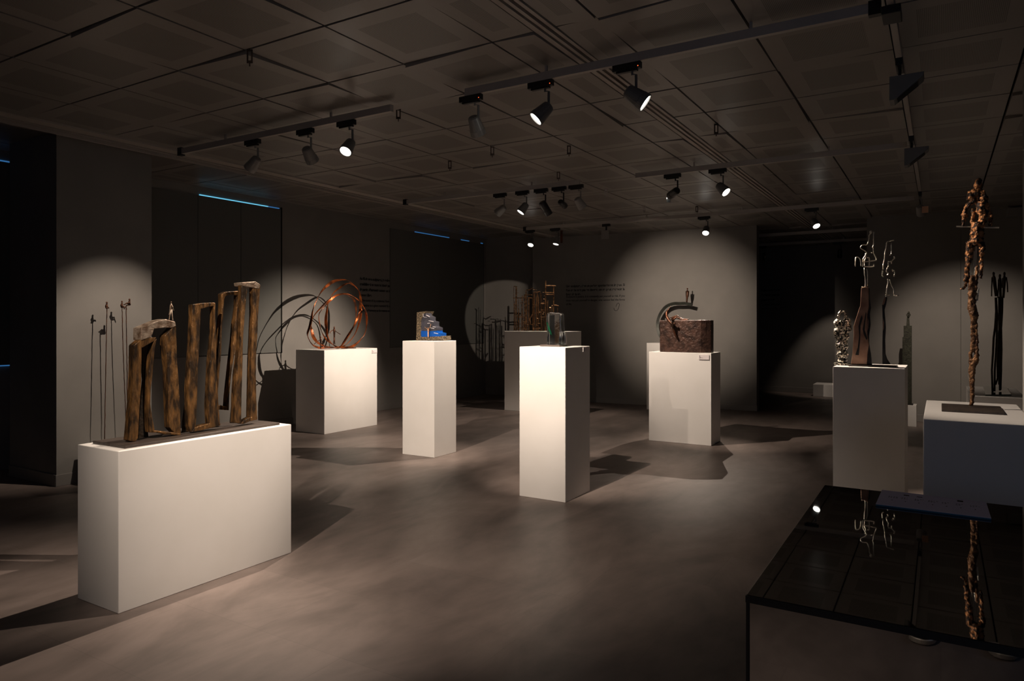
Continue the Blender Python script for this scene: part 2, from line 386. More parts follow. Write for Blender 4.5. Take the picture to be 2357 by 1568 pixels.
# ------------------------------------------------------------------ wall lettering and labels
def text_mesh(name, lines, size, loc, rot, m, spacing=1., bold=0., shear=0., xs=1., parent=None):
    cu = bpy.data.curves.new(name, 'FONT'); cu.body = '\n'.join(lines); cu.size = size; cu.space_line = spacing; cu.offset = bold; cu.shear = shear; cu.extrude = .0006
    t = bpy.data.objects.new(name, cu); COL.objects.link(t)
    bpy.context.view_layer.update()
    me = bpy.data.meshes.new_from_object(t.evaluated_get(bpy.context.evaluated_depsgraph_get()))
    bpy.data.objects.remove(t); me.materials.clear(); me.materials.append(M[m])
    wd = max(v.co.x for v in me.vertices) if len(me.vertices) else 1
    if xs > 1.001 or xs < 0: pass
    o = bpy.data.objects.new(name, me); COL.objects.link(o)
    o.location = loc; o.rotation_euler = rot
    return o, wd
def paragraph(name, lines, x_loc, rot, width, size, parent, m='ink', bold=0., spacing=1.45):
    for i, ln_ in enumerate(lines):
        loc = V(x_loc) - V((0, 0, size * spacing * i))
        o, wd = text_mesh('text_line', [ln_], size, loc, rot, m, bold=bold)
        if i == 0: k_ = width / wd
        o.scale = (k_ if i == len(lines) - 1 else width / wd, 1, 1)
        o.parent = parent; o.matrix_parent_inverse = Matrix.Translation(-parent.location)
def signature(p0, du, dv, parent, s=1.):
    bm = bmesh.new()
    pts = [(0, .35), (.05, .1), (.2, 0), (.45, .02), (.62, .3), (.75, .75), (.62, .98), (.4, .8), (.3, .5)]
    tube(bm, smooth_path([V(p0) + V(du) * a * s + V(dv) * c * s for a, c in pts], 5), .004, 5)
    tube(bm, [V(p0) + V(du) * 1.0 * s, V(p0) + V(du) * 1.04 * s], .004, 5)
    return parts('signature', bm, 'ink', parent)
RL = (math.pi / 2, 0, math.pi / 2)
t1 = thing('wall_text', (-8.668, 9.79, 2.08), 'block of two dark paragraphs with signature on the left wall right of the orange rings', 'lettering')
paragraph('paragraph', ['Au fil de mes sculptures, je recherche mon rêve qui va de', 'sensibiliser à un moment donné par une émotion, d’instinct,', 'de partir, d’harmonie comme un instant parfait des instants', 'comme libre.'], (-8.666, 9.121, 2.345), RL, 1.34, .066, t1, bold=.0022)
paragraph('paragraph', ['The course of my sculptures, I look for the harmonious through', 'sensitive to a given moment by a sensation, of instinct, of', 'sense, of harmony as the instants and cherish the moment.'], (-8.666, 9.165, 1.965), RL, 1.30, .060, t1, bold=.0008)
signature((-8.666, 10.27, 1.70), (0, .16, 0), (0, 0, .16), t1)
ang = math.atan2(.34, 4.445)
def on_part(px, py):   # point on the front of the partition
    r = ray(px, py); o = V((0, 0, EYE)); n = V((.34, -4.445, 0)).normalized(); q = V((-7.275, 12.78, 0)) + n * .004
    return o + r * ((q - o).dot(n) / r.dot(n))
RP = (math.pi / 2, 0, ang)
a_, c_ = on_part(1303, 661), on_part(1438, 655)
t2 = thing('wall_text', on_part(1370, 690), 'two faint dark paragraphs with signature on the back partition, left of the curved bronze', 'lettering')
paragraph('paragraph', ['Une sculpture, c’est un poème spontanément de jeux. Si', 'l’on ne la met pas en danger, on ne peut recevoir la', 'force de la vie.'], on_part(1303, 661.5), RP, (c_ - a_).length, .066, t2, bold=.0022, spacing=1.25)
paragraph('paragraph', ['Sculpture is poetry, it is constantly put yourself at risk. If you', 'does not put yourself in danger, one cannot feel the force', 'of life.'], on_part(1303, 685.5), RP, (c_ - a_).length, .060, t2, bold=.0008, spacing=1.25)
signature(on_part(1413, 715), RP and V((math.cos(ang), math.sin(ang), 0)) * .15, (0, 0, .15), t2)
t3 = thing('wall_text', (-3.35, 17.09, 2.1), 'barely visible dark paragraphs on the far room wall, just right of the partition edge', 'lettering')
paragraph('paragraph', ['Sculpter la terre, le fer', 'et le bronze pour dire', 'la force de la vie'], (-3.58, 17.085, 2.32), (math.pi / 2, 0, 0), .42, .075, t3, bold=.003)
paragraph('paragraph', ['To sculpt earth, iron', 'and bronze of life'], (-3.58, 17.085, 2.0), (math.pi / 2, 0, 0), .42, .065, t3)

# ------------------------------------------------------------------ plinths
def plinth(x0, y0, x1, y1, h, label, rot=0., bev=.004):
    bm = bmesh.new(); box(bm, x0, y0, 0, x1, y1, h)
    if rot:
        c = V(((x0 + x1) / 2, (y0 + y1) / 2, 0)); bmesh.ops.rotate(bm, cent=c, matrix=Matrix.Rotation(rot, 3, 'Z'), verts=bm.verts)
    o = obj('plinth', bm, 'white', bevel=bev); return tag(o, label, 'plinth', 'white exhibition plinths')
LONG_H, RING_H, TALL_H, BRN_H = .892, 1.2, 1.375, 1.2
plinth(-4.268, 2.172, -3.848, 3.375, LONG_H, 'long low white plinth in the left foreground under the row of bronze frames')
plinth(-8.085, 7.175, -7.50, 8.275, RING_H, 'white plinth by the left wall carrying the orange rings')
plinth(-5.583, 6.61, -5.098, 7.05, TALL_H, 'slim tall white plinth carrying the blue glass staircase')
plinth(-3.314, 5.573, -2.84, 6.085, TALL_H, 'tall bright white plinth in the middle carrying the clear glass block')
plinth(-3.374, 9.103, -2.53, 9.545, BRN_H, 'white plinth carrying the thick brown slab with climbing figure')
plinth(-6.79, 10.885, -5.514, 11.45, 1.44, 'grey-lit wide plinth at the back under the wire city, behind the clear glass plinth')
plinth(-4.62, 12.35, -3.95, 12.88, 1.222, 'white plinth mostly hidden behind the brown slab, under the curved bronze')
plinth(-.83, 6.93, -.262, 7.56, 1.2, 'large shaded plinth on the right under the silver figures')
plinth(-.078, 4.268, .40, 5.30, 1.095, 'bluish shaded plinth at the right edge under the tall rusty stilt walker')
plinth(.24, 7.98, .68, 9.19, .9, 'shaded plinth behind the stilt walker carrying three thin dark figures on glass')
plinth(-.62, 12.40, -.315, 12.68, .325, 'small low white plinth by the back right wall under the dark tower')
plinth(-2.36, 16.40, -1.75, 16.95, .26, 'low white box on the floor of the far room')

def card(name, p, size, n, label, th=.010):
    """small label card: p lower-left corner, size (u,v), facing n"""
    n = V(n); u = V((0, 0, 1)).cross(n).normalized(); bm = bmesh.new(); p = V(p)
    q = [p, p + u * size[0], p + u * size[0] + V((0, 0, size[1])), p + V((0, 0, size[1]))]
    prism(bm, [a + n * .0005 for a in q], n * th)
    o = obj('label_card', bm, 'card'); tag(o, label, 'label')
    bm = bmesh.new()
    for k, (a0, a1, b0, b1) in enumerate(((.05, .14, .66, .80), (.05, .20, .44, .50), (.05, .40, .34, .38), (.05, .18, .20, .25))):
        prism(bm, [p + u * size[0] * s + V((0, 0, size[1] * t)) + n * (th + .0006) for s, t in ((a0, b0), (a1, b0), (a1, b1), (a0, b1))], n * .0006)
    parts('print', bm, 'ink', o); return o
card('label_card', (-7.50, 8.15, 1.125), (.115, .052), (1, 0, 0), 'small pale label card at the top corner of the ring plinth')
card('label_card', (-2.84, 5.93, 1.325), (.12, .042), (1, 0, 0), 'small clear label holder on the shaded side of the glass block plinth', .004)
card('label_card', (-2.69, 9.103, 1.115), (.135, .062), (0, -1, 0), 'small pale label card on the front of the brown slab plinth')

# ------------------------------------------------------------------ sculpture: row of bronze frames
def crop(ox, oy, s): return lambda *q: [(ox + x / s, oy + y / s) for x, y in q]
sc = thing('frame_sculpture', (-4.06, 2.78, LONG_H), 'row of tall leaning brown bronze frames on a dark plate, left foreground', 'sculpture')
bm = bmesh.new(); box(bm, -4.225, 2.235, LONG_H, -4.055, 3.315, LONG_H + .016); box(bm, -4.05, 2.235, LONG_H, -3.895, 3.315, LONG_H + .016)
obj('base_plate', bm, 'baseplate', sc, bevel=.002)
def polys(name, plist, m, par, X, dep, bev=.004):
    bm = bmesh.new()
    for pl, *r in plist:
        x = r[0] if r else X; d = r[1] if len(r) > 1 else dep
        prism(bm, [at_x(px, py, x) for px, py in pl], (-d, 0, 0))
    return parts(name, bm, m, par, bevel=bev)
A = crop(180, 680, 4.2375); Bc = crop(420, 630, 4.236)
# nearest folded frame
polys('portal_frame', [
    (A((492, 1415), (512, 1200), (530, 990), (540, 740), (543, 488), (580, 480), (622, 510), (618, 850), (598, 1150), (585, 1395), (560, 1428), (520, 1428)),),
    (A((543, 488), (610, 432), (700, 412), (765, 408), (745, 445), (625, 512)),),
    (A((745, 440), (768, 420), (745, 560), (728, 760), (712, 900), (705, 1060), (722, 1180), (748, 1310), (735, 1340), (700, 1330), (682, 1150), (682, 900), (690, 760), (712, 600), (735, 470)),),
    (A((700, 1318), (760, 1318), (860, 1330), (1002, 1345), (1000, 1368), (930, 1362), (860, 1358), (780, 1340), (700, 1340)),),
    (A((842, 395), (900, 335), (955, 268), (962, 450), (966, 640), (985, 880), (996, 1100), (1003, 1350), (940, 1345), (890, 1290), (884, 1100), (876, 900), (872, 700), (858, 600), (848, 500)),)],
    'bronze', sc, -3.985, .055)
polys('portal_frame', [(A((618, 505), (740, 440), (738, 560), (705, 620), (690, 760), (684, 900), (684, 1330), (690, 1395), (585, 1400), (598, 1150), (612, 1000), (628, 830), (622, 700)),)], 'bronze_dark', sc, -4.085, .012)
polys('portal_head', [
    (A((615, 318), (680, 310), (745, 322), (725, 385), (700, 410), (615, 440)),),
    (A((615, 318), (700, 282), (790, 245), (855, 232), (950, 258), (955, 300), (905, 318), (850, 316), (760, 325), (700, 318)),)], 'bronze_pale', sc, -3.98, .085)
bm = bmesh.new()      # little walker on top
f0 = lambda x, y: at_x(180 + x / 4.2375, 680 + y / 4.2375, -4.02)
ell(bm, f0(908, 68), (.0035, .0035, .0055)); tube(bm, [f0(906, 80), f0(905, 100), f0(908, 140)], [.003, .0065, .005], 8)
tube(bm, [f0(905, 135), f0(897, 185), f0(886, 238)], [.0045, .0032, .0022], 7); tube(bm, [f0(910, 135), f0(917, 190), f0(922, 244), f0(935, 247)], [.0045, .0032, .0022, .002], 7)
tube(bm, [f0(912, 90), f0(925, 120), f0(932, 148)], .002, 6); tube(bm, [f0(898, 90), f0(896, 130), f0(886, 190)], .002, 6)
obj('figure', bm, 'bronze_pale', sc, smooth=True)
polys('portal_frame', [
    (Bc((100, 300), (165, 300), (182, 335), (175, 500), (165, 760), (152, 900), (148, 1150), (138, 1400), (130, 1500), (85, 1548), (62, 1490), (58, 1100), (72, 900), (90, 640), (98, 420)),),
    (Bc((125, 302), (180, 288), (300, 282), (322, 285), (320, 318), (270, 322), (175, 345), (160, 320)),),
    (Bc((302, 300), (322, 292), (322, 400), (332, 640), (332, 900), (346, 1150), (358, 1340), (370, 1478), (262, 1470), (252, 1300), (262, 1080), (272, 860), (288, 690), (302, 560), (308, 420)),),
    (Bc((85, 1548), (120, 1500), (220, 1470), (300, 1452), (372, 1462), (372, 1482), (300, 1502), (190, 1528)),)], 'bronze', sc, -3.98, .045)
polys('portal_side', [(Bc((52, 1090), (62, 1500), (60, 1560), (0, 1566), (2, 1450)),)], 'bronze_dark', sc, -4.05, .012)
polys('portal_frame', [
    (Bc((384, 200), (420, 178), (560, 168), (582, 190), (560, 214), (470, 205), (420, 222), (408, 250), (400, 420), (384, 560), (378, 800), (362, 960), (348, 1150), (345, 1280), (335, 1150), (338, 950), (348, 760), (362, 600), (378, 420), (388, 300)),),
    (Bc((540, 190), (582, 175), (578, 420), (560, 500), (540, 640), (515, 760), (490, 900), (470, 1050), (458, 1200), (455, 1332), (432, 1300), (440, 1190), (455, 1050), (468, 930), (480, 820), (500, 650), (512, 500), (535, 330)),),
    (Bc((345, 1278), (400, 1290), (455, 1298), (455, 1334), (400, 1330), (345, 1326)),)], 'bronze', sc, -4.07, .045)
polys('portal_frame', [
    (Bc((582, 110), (600, 120), (640, 165), (628, 200), (612, 380), (600, 520), (592, 650), (588, 900), (578, 1200), (575, 1460), (510, 1458), (515, 1200), (530, 960), (552, 800), (566, 650), (570, 420), (578, 250)),),
    (Bc((690, 140), (760, 108), (755, 200), (740, 400), (735, 560), (722, 760), (718, 980), (722, 1200), (732, 1418), (660, 1400), (664, 1200), (668, 980), (672, 800), (682, 600), (690, 400)),),
    (Bc((570, 1466), (600, 1432), (660, 1400), (732, 1390), (732, 1424), (660, 1440), (600, 1466)),)], 'bronze', sc, -3.985, .045)
polys('portal_head', [(Bc((582, 88), (715, 76), (760, 106), (748, 150), (640, 128), (590, 122)),)], 'bronze_pale', sc, -3.98, .09)
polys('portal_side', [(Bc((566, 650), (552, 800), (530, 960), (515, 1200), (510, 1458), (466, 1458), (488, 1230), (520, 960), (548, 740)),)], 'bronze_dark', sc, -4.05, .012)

# ------------------------------------------------------------------ sculpture: three stick figures before the pillar
st = thing('stick_sculpture', (-7.1, 4.0, 0), 'three tiny seated figures on tall thin rods in front of the lit grey pillar', 'sculpture')
obj('base', B(-7.28, 3.72, 0, -6.78, 4.30, .32), 'white', st, bevel=.003)
def rod(path, X):
    P_ = [at_x(px, py, X) for px, py in path]; end = P_[-1].copy(); end.z = .32
    pts = smooth_path(P_ + [end], 10); bm = bmesh.new(); tube(bm, [p + V((0, random.uniform(-.0012, .0012), 0)) for p in pts], .0042, 6, wob=.2); return bm
def seated(bm, px, py, X, legs, s=.0044):
    h = lambda a, c: at_x(px + a, py + c, X)
    ell(bm, h(0, -11), (.008, .009, .012)); tube(bm, [h(0, -8), h(-1, -3), h(0, 2)], [.008, .014, .012], 8)
    for k, l in enumerate(legs): tube(bm, [V(h(a, c)) + V((.012 * (k * 2 - 1), 0, 0)) for a, c in l], [.009, .007, .005][:len(l)], 7)
obj('rod', rod([(246, 710), (245, 760), (243.5, 850), (242, 930), (241, 1008)], -7.14), 'copper_dark', st)
obj('rod', rod([(281, 708), (282, 760), (285, 850), (288, 920), (291, 1002)], -7.165), 'copper_dark', st)
obj('rod', rod([(290, 704), (291, 760), (292.5, 850), (293, 920), (297, 1002)], -6.96), 'copper_dark', st)
bm = bmesh.new(); seated(bm, 246, 708, -7.14, [[(0, 1), (5, 0), (6, 2)], [(0, 1), (-3, 1), (-3, 2)]]); obj('figure', bm, 'copper_dark', st, smooth=True)
bm = bmesh.new(); seated(bm, 281, 706, -7.165, [[(0, 1), (6, 0), (6.5, 6)], [(0, 1), (7, 1), (9, 7)]]); obj('figure', bm, 'copper_dark', st, smooth=True)
bm = bmesh.new(); seated(bm, 298, 701, -6.96, [[(0, 0), (-5, -3), (-11, 1)], [(0, 0), (-3, -5), (-8, -1)]]); tube(bm, [at_x(290, 704, -6.96), at_x(299, 702, -6.96)], .006, 6); obj('figure', bm, 'copper_dark', st, smooth=True)

# ------------------------------------------------------------------ sculpture: orange rings
rg = thing('ring_sculpture', (-7.75, 7.8, RING_H), 'tangle of tall orange copper rings with two tiny figures, by the left wall', 'sculpture')
Rc = crop(660, 640, 8.71)
def ring(pts, X, dx, seed, w0=.044):
    P_ = []
    for i, (px, py) in enumerate(Rc(*pts)):
        a = i / len(pts) * 2 * math.pi; lift = (812 - py) / 170
        P_.append(at_x(px, py, X + dx * math.sin(a + seed) * max(0, lift)))
    bm = bmesh.new(); path = smooth_path(P_, 7, True)
    ribbon(bm, path, lambda t: w0 * (.62 + .42 * math.sin(t * 25 + seed)), .008, lambda t: V((math.cos(t * 9 + seed), math.sin(t * 9 + seed) * .4, math.sin(t * 9 + seed))), True)
    return obj('ring', settle(bm, RING_H + .0125), 'copper', rg)
ring([(1050, 1395), (800, 1410), (650, 1400), (520, 1340), (440, 1220), (415, 1120), (460, 980), (495, 820), (520, 660), (570, 510), (690, 280), (840, 130), (1000, 50), (1190, 38), (1300, 100), (1440, 250), (1480, 420), (1470, 640), (1400, 850), (1330, 1010), (1230, 1180)], -7.72, .10, .4)
ring([(1040, 1400), (1000, 1385), (900, 1310), (830, 1190), (795, 1020), (785, 850), (800, 680), (840, 480), (930, 310), (1060, 200), (1200, 110), (1290, 115), (1400, 200), (1470, 340), (1490, 520), (1490, 700), (1450, 900), (1380, 1100), (1280, 1250), (1160, 1360)], -7.76, .14, 1.7)
ring([(1080, 1402), (950, 1392), (780, 1370), (640, 1310), (540, 1190), (495, 1030), (490, 880), (560, 740), (680, 600), (850, 430), (1000, 350), (1180, 315), (1330, 370), (1480, 490), (1560, 620), (1600, 760), (1600, 950), (1560, 1120), (1450, 1270), (1280, 1390)], -7.70, .12, 2.6)
ring([(1060, 1395), (930, 1340), (800, 1240), (700, 1080), (655, 900), (645, 740), (700, 640), (840, 480), (960, 380), (1100, 330), (1220, 345), (1350, 450), (1390, 620), (1380, 820), (1330, 980), (1240, 1130), (1140, 1290)], -7.78, .10, 3.9, .03)
bm = bmesh.new(); box(bm, -7.80, 7.80, RING_H, -7.66, 7.98, RING_H + .012); obj('foot_plate', bm, 'copper_dark', rg, bevel=.003)
def stickman(name, par, H, hip_w, X, m, head, neck, hip, feet, arms, r=.007):
    bm = bmesh.new(); h = lambda q: at_x(*H(q)[0], X)
    ell(bm, h(head), (r * 1.1, r * 1.1, r * 1.6)); tube(bm, [h(head), h(neck), h(hip)], [r * .6, r * 1.5, r * 1.1], 8)
    for f in feet: tube(bm, [h(hip), h(((hip[0] + f[0]) / 2, (hip[1] + f[1]) / 2)), h(f)], [r, r * .75, r * .6], 7)
    for a in arms: tube(bm, [h(neck)] + [h(q) for q in a], r * .5, 6)
    return obj(name, settle(bm, RING_H + .001), m, par, smooth=True)
stickman('figure', rg, Rc, 0, -7.66, 'copper_dark', (953, 995), (953, 1040), (953, 1180), [(938, 1340), (965, 1330)], [[(900, 1060), (868, 1085), (865, 1110)], [(1000, 1085), (1075, 1130)]], .011)
stickman('figure', rg, Rc, 0, -7.62, 'copper_dark', (680, 1190), (682, 1230), (682, 1310), [(672, 1420), (690, 1420)], [[(610, 1280), (552, 1325)], [(730, 1320), (775, 1405)]], .009)

# ------------------------------------------------------------------ sculpture: blue glass staircase
gs = thing('glass_stair_sculpture', (-5.33, 6.82, TALL_H), 'blue and smoky glass staircase on speckled stone with a tiny figure raising its arms', 'sculpture')
Sg = crop(930, 700, 15.68)
def fy(f, pts, Y): return [at_y(px, py, Y) for px, py in f(*pts)]
Y0 = 6.85
bm = bmesh.new(); prism(bm, fy(Sg, [(430, 1300), (440, 1100), (455, 300), (800, 262), (700, 500), (620, 600), (610, 1190), (1415, 1150), (1415, 1310), (430, 1330)], Y0), (0, .16, 0)); settle(bm, TALL_H + .0005); obj('stone_base', bm, 'stone', gs, bevel=.004)
bm = bmesh.new()
prism(bm, fy(Sg, [(612, 600), (690, 420), (690, 345), (790, 330), (790, 400), (930, 470), (930, 600), (1060, 640), (1060, 800), (1190, 860), (1190, 960), (960, 980), (612, 960)], Y0 - .004), (0, .12, 0)); obj('smoky_steps', bm, 'glass_smoke', gs, bevel=.004)
bm = bmesh.new(); prism(bm, fy(Sg, [(612, 962), (960, 982), (1190, 962), (1190, 1020), (1320, 1050), (1320, 1170), (612, 1190)], Y0 - .005), (0, .12, 0)); obj('blue_steps', bm, 'glass_blue', gs, bevel=.004)
bm = bmesh.new()
for q in ([(690, 350), (690, 450), (745, 478), (820, 480)], [(800, 400), (930, 465)], [(840, 700), (940, 690)], [(890, 600), (1060, 640)], [(950, 860), (1090, 885)], [(1040, 820), (1140, 835)], [(1080, 1040), (1230, 1070)]):
    tube(bm, fy(Sg, q, Y0 - .006), .0035, 6)
parts('edge_glint', bm, 'card', gs)  # opaque pale rods paint in the bright glints along the glass step edges
bm = bmesh.new(); h = lambda x, y: at_y(930 + x / 15.68, 700 + y / 15.68, Y0 - .03)
ell(bm, h(868, 868), (.006, .006, .009)); tube(bm, [h(868, 890), h(875, 930), h(870, 1000)], [.005, .011, .008], 8); tube(bm, [h(868, 995), h(865, 1090), h(866, 1195)], [.007, .005, .004], 7)
tube(bm, [h(878, 995), h(882, 1090), h(878, 1195)], [.007, .005, .004], 7); tube(bm, [h(850, 915), h(800, 870), h(740, 830)], .0035, 6); tube(bm, [h(890, 910), h(940, 830), h(965, 730)], .0035, 6)
obj('figure', bm, 'copper_pale', gs, smooth=True)

# ------------------------------------------------------------------ sculpture: clear glass block
gb = thing('glass_block_sculpture', (-3.08, 5.82, TALL_H), 'rounded clear glass block with a green streak on a slate plate, central plinth', 'sculpture')
Gb = crop(1180, 640, 9.8)
obj('base_plate', B(-3.19, 5.74, TALL_H, -2.985, 5.90, TALL_H + .016), 'slate', gb, bevel=.002)
bm = bmesh.new(); prism(bm, fy(Gb, [(760, 1505), (765, 1200), (748, 1000), (752, 830), (790, 785), (880, 775), (960, 790), (1050, 785), (1075, 830), (1075, 1000), (1088, 1200), (1078, 1505)], 5.77), (0, .085, 0)); obj('glass_block', settle(bm, TALL_H + .016), 'glass', gb, bevel=.012, seg=4, smooth=True)
bm = bmesh.new(); prism(bm, fy(Gb, [(1040, 1505), (1045, 1230), (1080, 1200), (1120, 1210), (1135, 1300), (1140, 1505)], 5.775), (0, .06, 0)); obj('glass_lobe', settle(bm, TALL_H + .016), 'glass', gb, bevel=.008, seg=3, smooth=True)
bm = bmesh.new(); tube(bm, fy(Gb, [(790, 1000), (815, 1080), (840, 1180), (875, 1270)], 5.80), [.003, .008, .009, .007], 8, wob=.3); tube(bm, fy(Gb, [(845, 1130), (870, 1200), (900, 1290)], 5.805), [.002, .005, .004], 6, wob=.3); obj('green_streak', bm, 'green', gb)
bm = bmesh.new(); prism(bm, fy(Gb, [(858, 1480), (860, 850), (965, 840), (960, 1480)], 5.815), (0, .004, 0)); obj('dark_core', bm, 'lens_off', gb)

# ------------------------------------------------------------------ sculpture: wire city
wc = thing('wire_city_sculpture', (-6.2, 11.15, 1.44), 'dense cluster of thin brassy wire towers on the wide plinth at the back', 'sculpture')
Wc = crop(1180, 640, 9.8)
def wy(px, py, Y): return at_y(1180 + px / 9.8, 640 + py / 9.8, Y)
rnd = random.Random(3)
def vrod(bm, x, y0, Y, r=.006, y1=1195, lean=0):
    tube(bm, [wy(x, y1, Y), wy(x + lean + rnd.uniform(-4, 4), (y0 + y1) / 2, Y), wy(x + lean, y0, Y)], r, 5, wob=.2)
def hrod(bm, x0, x1, y, Y, r=.006, dy=0): tube(bm, [wy(x0, y, Y), wy((x0 + x1) / 2, y + rnd.uniform(-6, 6), Y + .01), wy(x1, y + dy, Y)], r, 5)
def cluster(xa, xb, ya, yb, n, name='wire_tower', r=.006, Ya=11.0, Yb=11.3):
    bm = bmesh.new()
    for _ in range(n): vrod(bm, rnd.uniform(xa, xb), rnd.uniform(ya, yb), rnd.uniform(Ya, Yb), r * rnd.uniform(.6, 1.3))
    for _ in range(n * 2):
        a = rnd.uniform(xa, xb - 20); hrod(bm, a, min(xb, a + rnd.uniform(25, 100)), rnd.uniform(ya + 60, 1170), rnd.uniform(Ya, Yb), r * .9)
    return obj(name, settle(bm, 1.4405), 'wire', wc)
cluster(20, 130, 190, 800, 5, r=.005); cluster(130, 270, 300, 950, 7, r=.005); cluster(270, 360, 280, 950, 5, r=.005); cluster(450, 600, 200, 500, 9, r=.006); cluster(610, 740, 260, 700, 6, r=.006); cluster(740, 930, 480, 700, 6, r=.006)
bm = bmesh.new()
for x, y in ((745, 60), (925, 180), (740, 180)): vrod(bm, x, y, 11.12, .011)
for a, c, y in ((745, 970, 178), (735, 930, 335), (750, 930, 375), (640, 740, 575), (640, 740, 730), (600, 690, 770)): hrod(bm, a, c, y, 11.1, .011)
vrod(bm, 1015, 630, 11.15, .007); hrod(bm, 925, 1040, 615, 11.15, .01, 20)
obj('wire_tower', settle(bm, 1.4405), 'wire', wc)
bm = bmesh.new()
for a, c, y, dy in ((300, 460, 270, -45), (260, 430, 380, 0), (10, 430, 452, 0), (330, 450, 1050, 0), (455, 630, 1120, 10), (460, 620, 1020, 0), (100, 260, 880, 0), (100, 300, 1130, 0), (25, 100, 190, 10), (490, 620, 320, -15)): hrod(bm, a, c, y, 11.05, .008, dy)
for x, y in ((75, 190), (300, 290), (365, 450), (270, 380), (455, 440)): vrod(bm, x, y, 11.05, .009)
tube(bm, [wy(350, 1040, 11.0), wy(385, 920, 11.0), wy(440, 830, 11.0)], .01, 6); tube(bm, [wy(400, 1040, 11.0), wy(395, 920, 11.0)], .008, 6)
obj('wire_gantry', settle(bm, 1.4405), 'wire', wc)

# ------------------------------------------------------------------ sculpture: brown slab with climbing figure
bs = thing('slab_sculpture', (-2.95, 9.3, BRN_H), 'thick curved brown slab with a copper figure draped over its edge', 'sculpture')
Bb = crop(1450, 620, 6.03)
x0 = at_y(1518, 800, 9.16).x; x1 = at_y(1634, 800, 9.16).x; hz = at_y(1575, 737, 9.16).z
bm = bmesh.new(); prof = []
for i in range(13): t = i / 12; prof.append(V((x0 + (x1 - x0) * t, 9.17 - .035 * math.sin(math.pi * t * .9) + .05 * max(0, t - .82) ** 1.2 / .1, BRN_H)))
prism(bm, prof + [p + V((-.01, .15, 0)) for p in prof[::-1]], (0, 0, hz - BRN_H)); slab = obj('slab', bm, 'block', bs, bevel=.008)
bm = bmesh.new(); q = lambda x, y, Y: at_y(1450 + x / 6.03, 620 + y / 6.03, Y)
tube(bm, smooth_path([q(560, 522, 9.13), q(535, 560, 9.12), q(510, 600, 9.12), q(515, 660, 9.10), q(550, 720, 9.08), q(590, 765, 9.07), q(600, 820, 9.085), q(630, 910, 9.10), q(672, 978, 9.125)], 4),
     [r * 1.0 for r in ([.006] * 4 + [.010] * 4 + [.017] * 4 + [.022] * 4 + [.021] * 4 + [.017] * 4 + [.013] * 4 + [.014] * 4 + [.004])], 9, wob=.08)
tube(bm, smooth_path([q(530, 690, 9.12), q(590, 680, 9.16), q(650, 650, 9.18), q(700, 685, 9.18), q(760, 695, 9.19), q(812, 700, 9.19)], 4), [.02] * 6 + [.014] * 8 + [.010] * 7, 8, wob=.08)
tube(bm, smooth_path([q(540, 700, 9.1), q(600, 700, 9.14), q(650, 668, 9.15), q(720, 700, 9.15), q(800, 705, 9.16)], 4), [.016] * 5 + [.012] * 6 + [.008] * 6, 8, wob=.08)
ell(bm, q(616, 756, 9.065), (.016, .016, .02)); ell(bm, q(560, 522, 9.13), (.009, .009, .009))
obj('figure', bm, 'copper_dark', bs, smooth=True)

# ------------------------------------------------------------------ sculpture: curved bronze with standing figure
cs = thing('crescent_sculpture', (-4.2, 12.75, 1.222), 'dark curved bronze crescent carrying one tiny standing figure, behind the brown slab', 'sculpture')
q = lambda x, y, Y=12.72: at_y(1450 + x / 6.03, 620 + y / 6.03, Y)
spine = smooth_path([q(520, 1036), q(470, 985), q(400, 880), (q(383, 740)), q(420, 620), q(500, 520), q(600, 478), q(690, 476), q(770, 474), q(862, 496)], 6)
bm = bmesh.new(); ribbon(bm, spine, lambda t: .10 * (1 - .72 * t) + (.035 * max(0, t - .85) * 5), .05, V((-.3, 1, .2)))
obj('crescent', settle(bm, 1.2225), 'swirl', cs, bevel=.006)
bm = bmesh.new(); tube(bm, [q(790, 465), q(790, 440), q(795, 380), q(798, 320), q(797, 290)], [.011, .015, .021, .027, .012], 9); ell(bm, q(797, 272), (.013, .013, .019)); tube(bm, [q(776, 300), q(780, 380)], .006, 6); tube(bm, [q(818, 300), q(812, 380)], .006, 6)
obj('figure', bm, 'copper_dark', cs, smooth=True)

# ------------------------------------------------------------------ sculptures on the right plinth: silver bust-like figure, two wire acrobats
Fc = crop(1885, 520, 4.751)
def fq(x, y, Y=7.2): return at_y(1885 + x / 4.751, 520 + y / 4.751, Y)
hu = thing('draped_figure', fq(255, 1520, 7.22), 'short lumpy silver figure with head in its hands, left of the brown trunk', 'sculpture')
bm = bmesh.new()
for x, y, rx, rz in ((255, 1480, 48, 30), (255, 1400, 58, 60), (252, 1300, 66, 70), (252, 1200, 76, 70), (255, 1120, 84, 62), (200, 1060, 34, 36), (310, 1050, 38, 40), (325, 1120, 28, 50), (190, 1160, 26, 50)):
    k = 1 / 4.751 * .0039; ell(bm, fq(x, y, 7.22), (rx * k, .06, rz * k))
tube(bm, [fq(215, 1010), fq(218, 970), fq(235, 938), fq(255, 930), fq(278, 942), fq(290, 975), fq(292, 1010)], .011, 8)
tube(bm, [fq(238, 1080), fq(248, 1040)], .012, 8); tube(bm, [fq(262, 1080), fq(252, 1040)], .012, 8); tube(bm, [fq(300, 1040), fq(280, 1060)], .012, 8)
fg = obj('body', settle(bm, 1.215), 'silver', hu); lumpy(fg, .006, .035, .018)
bm = bmesh.new(); z0 = 1.2; p_ = fq(255, 1520, 7.22); box(bm, p_.x - .07, 7.16, z0, p_.x + .07, 7.30, z0 + .02); obj('foot_plate', bm, 'silver', hu, bevel=.003)
ac = thing('acrobat_sculpture', (-.52, 7.15, 1.2), 'two silver wire acrobats balancing on a tall brown trunk and a slender black stem', 'sculpture')
pA, pB = fq(330, 1520, 7.08), fq(850, 1530, 7.08)
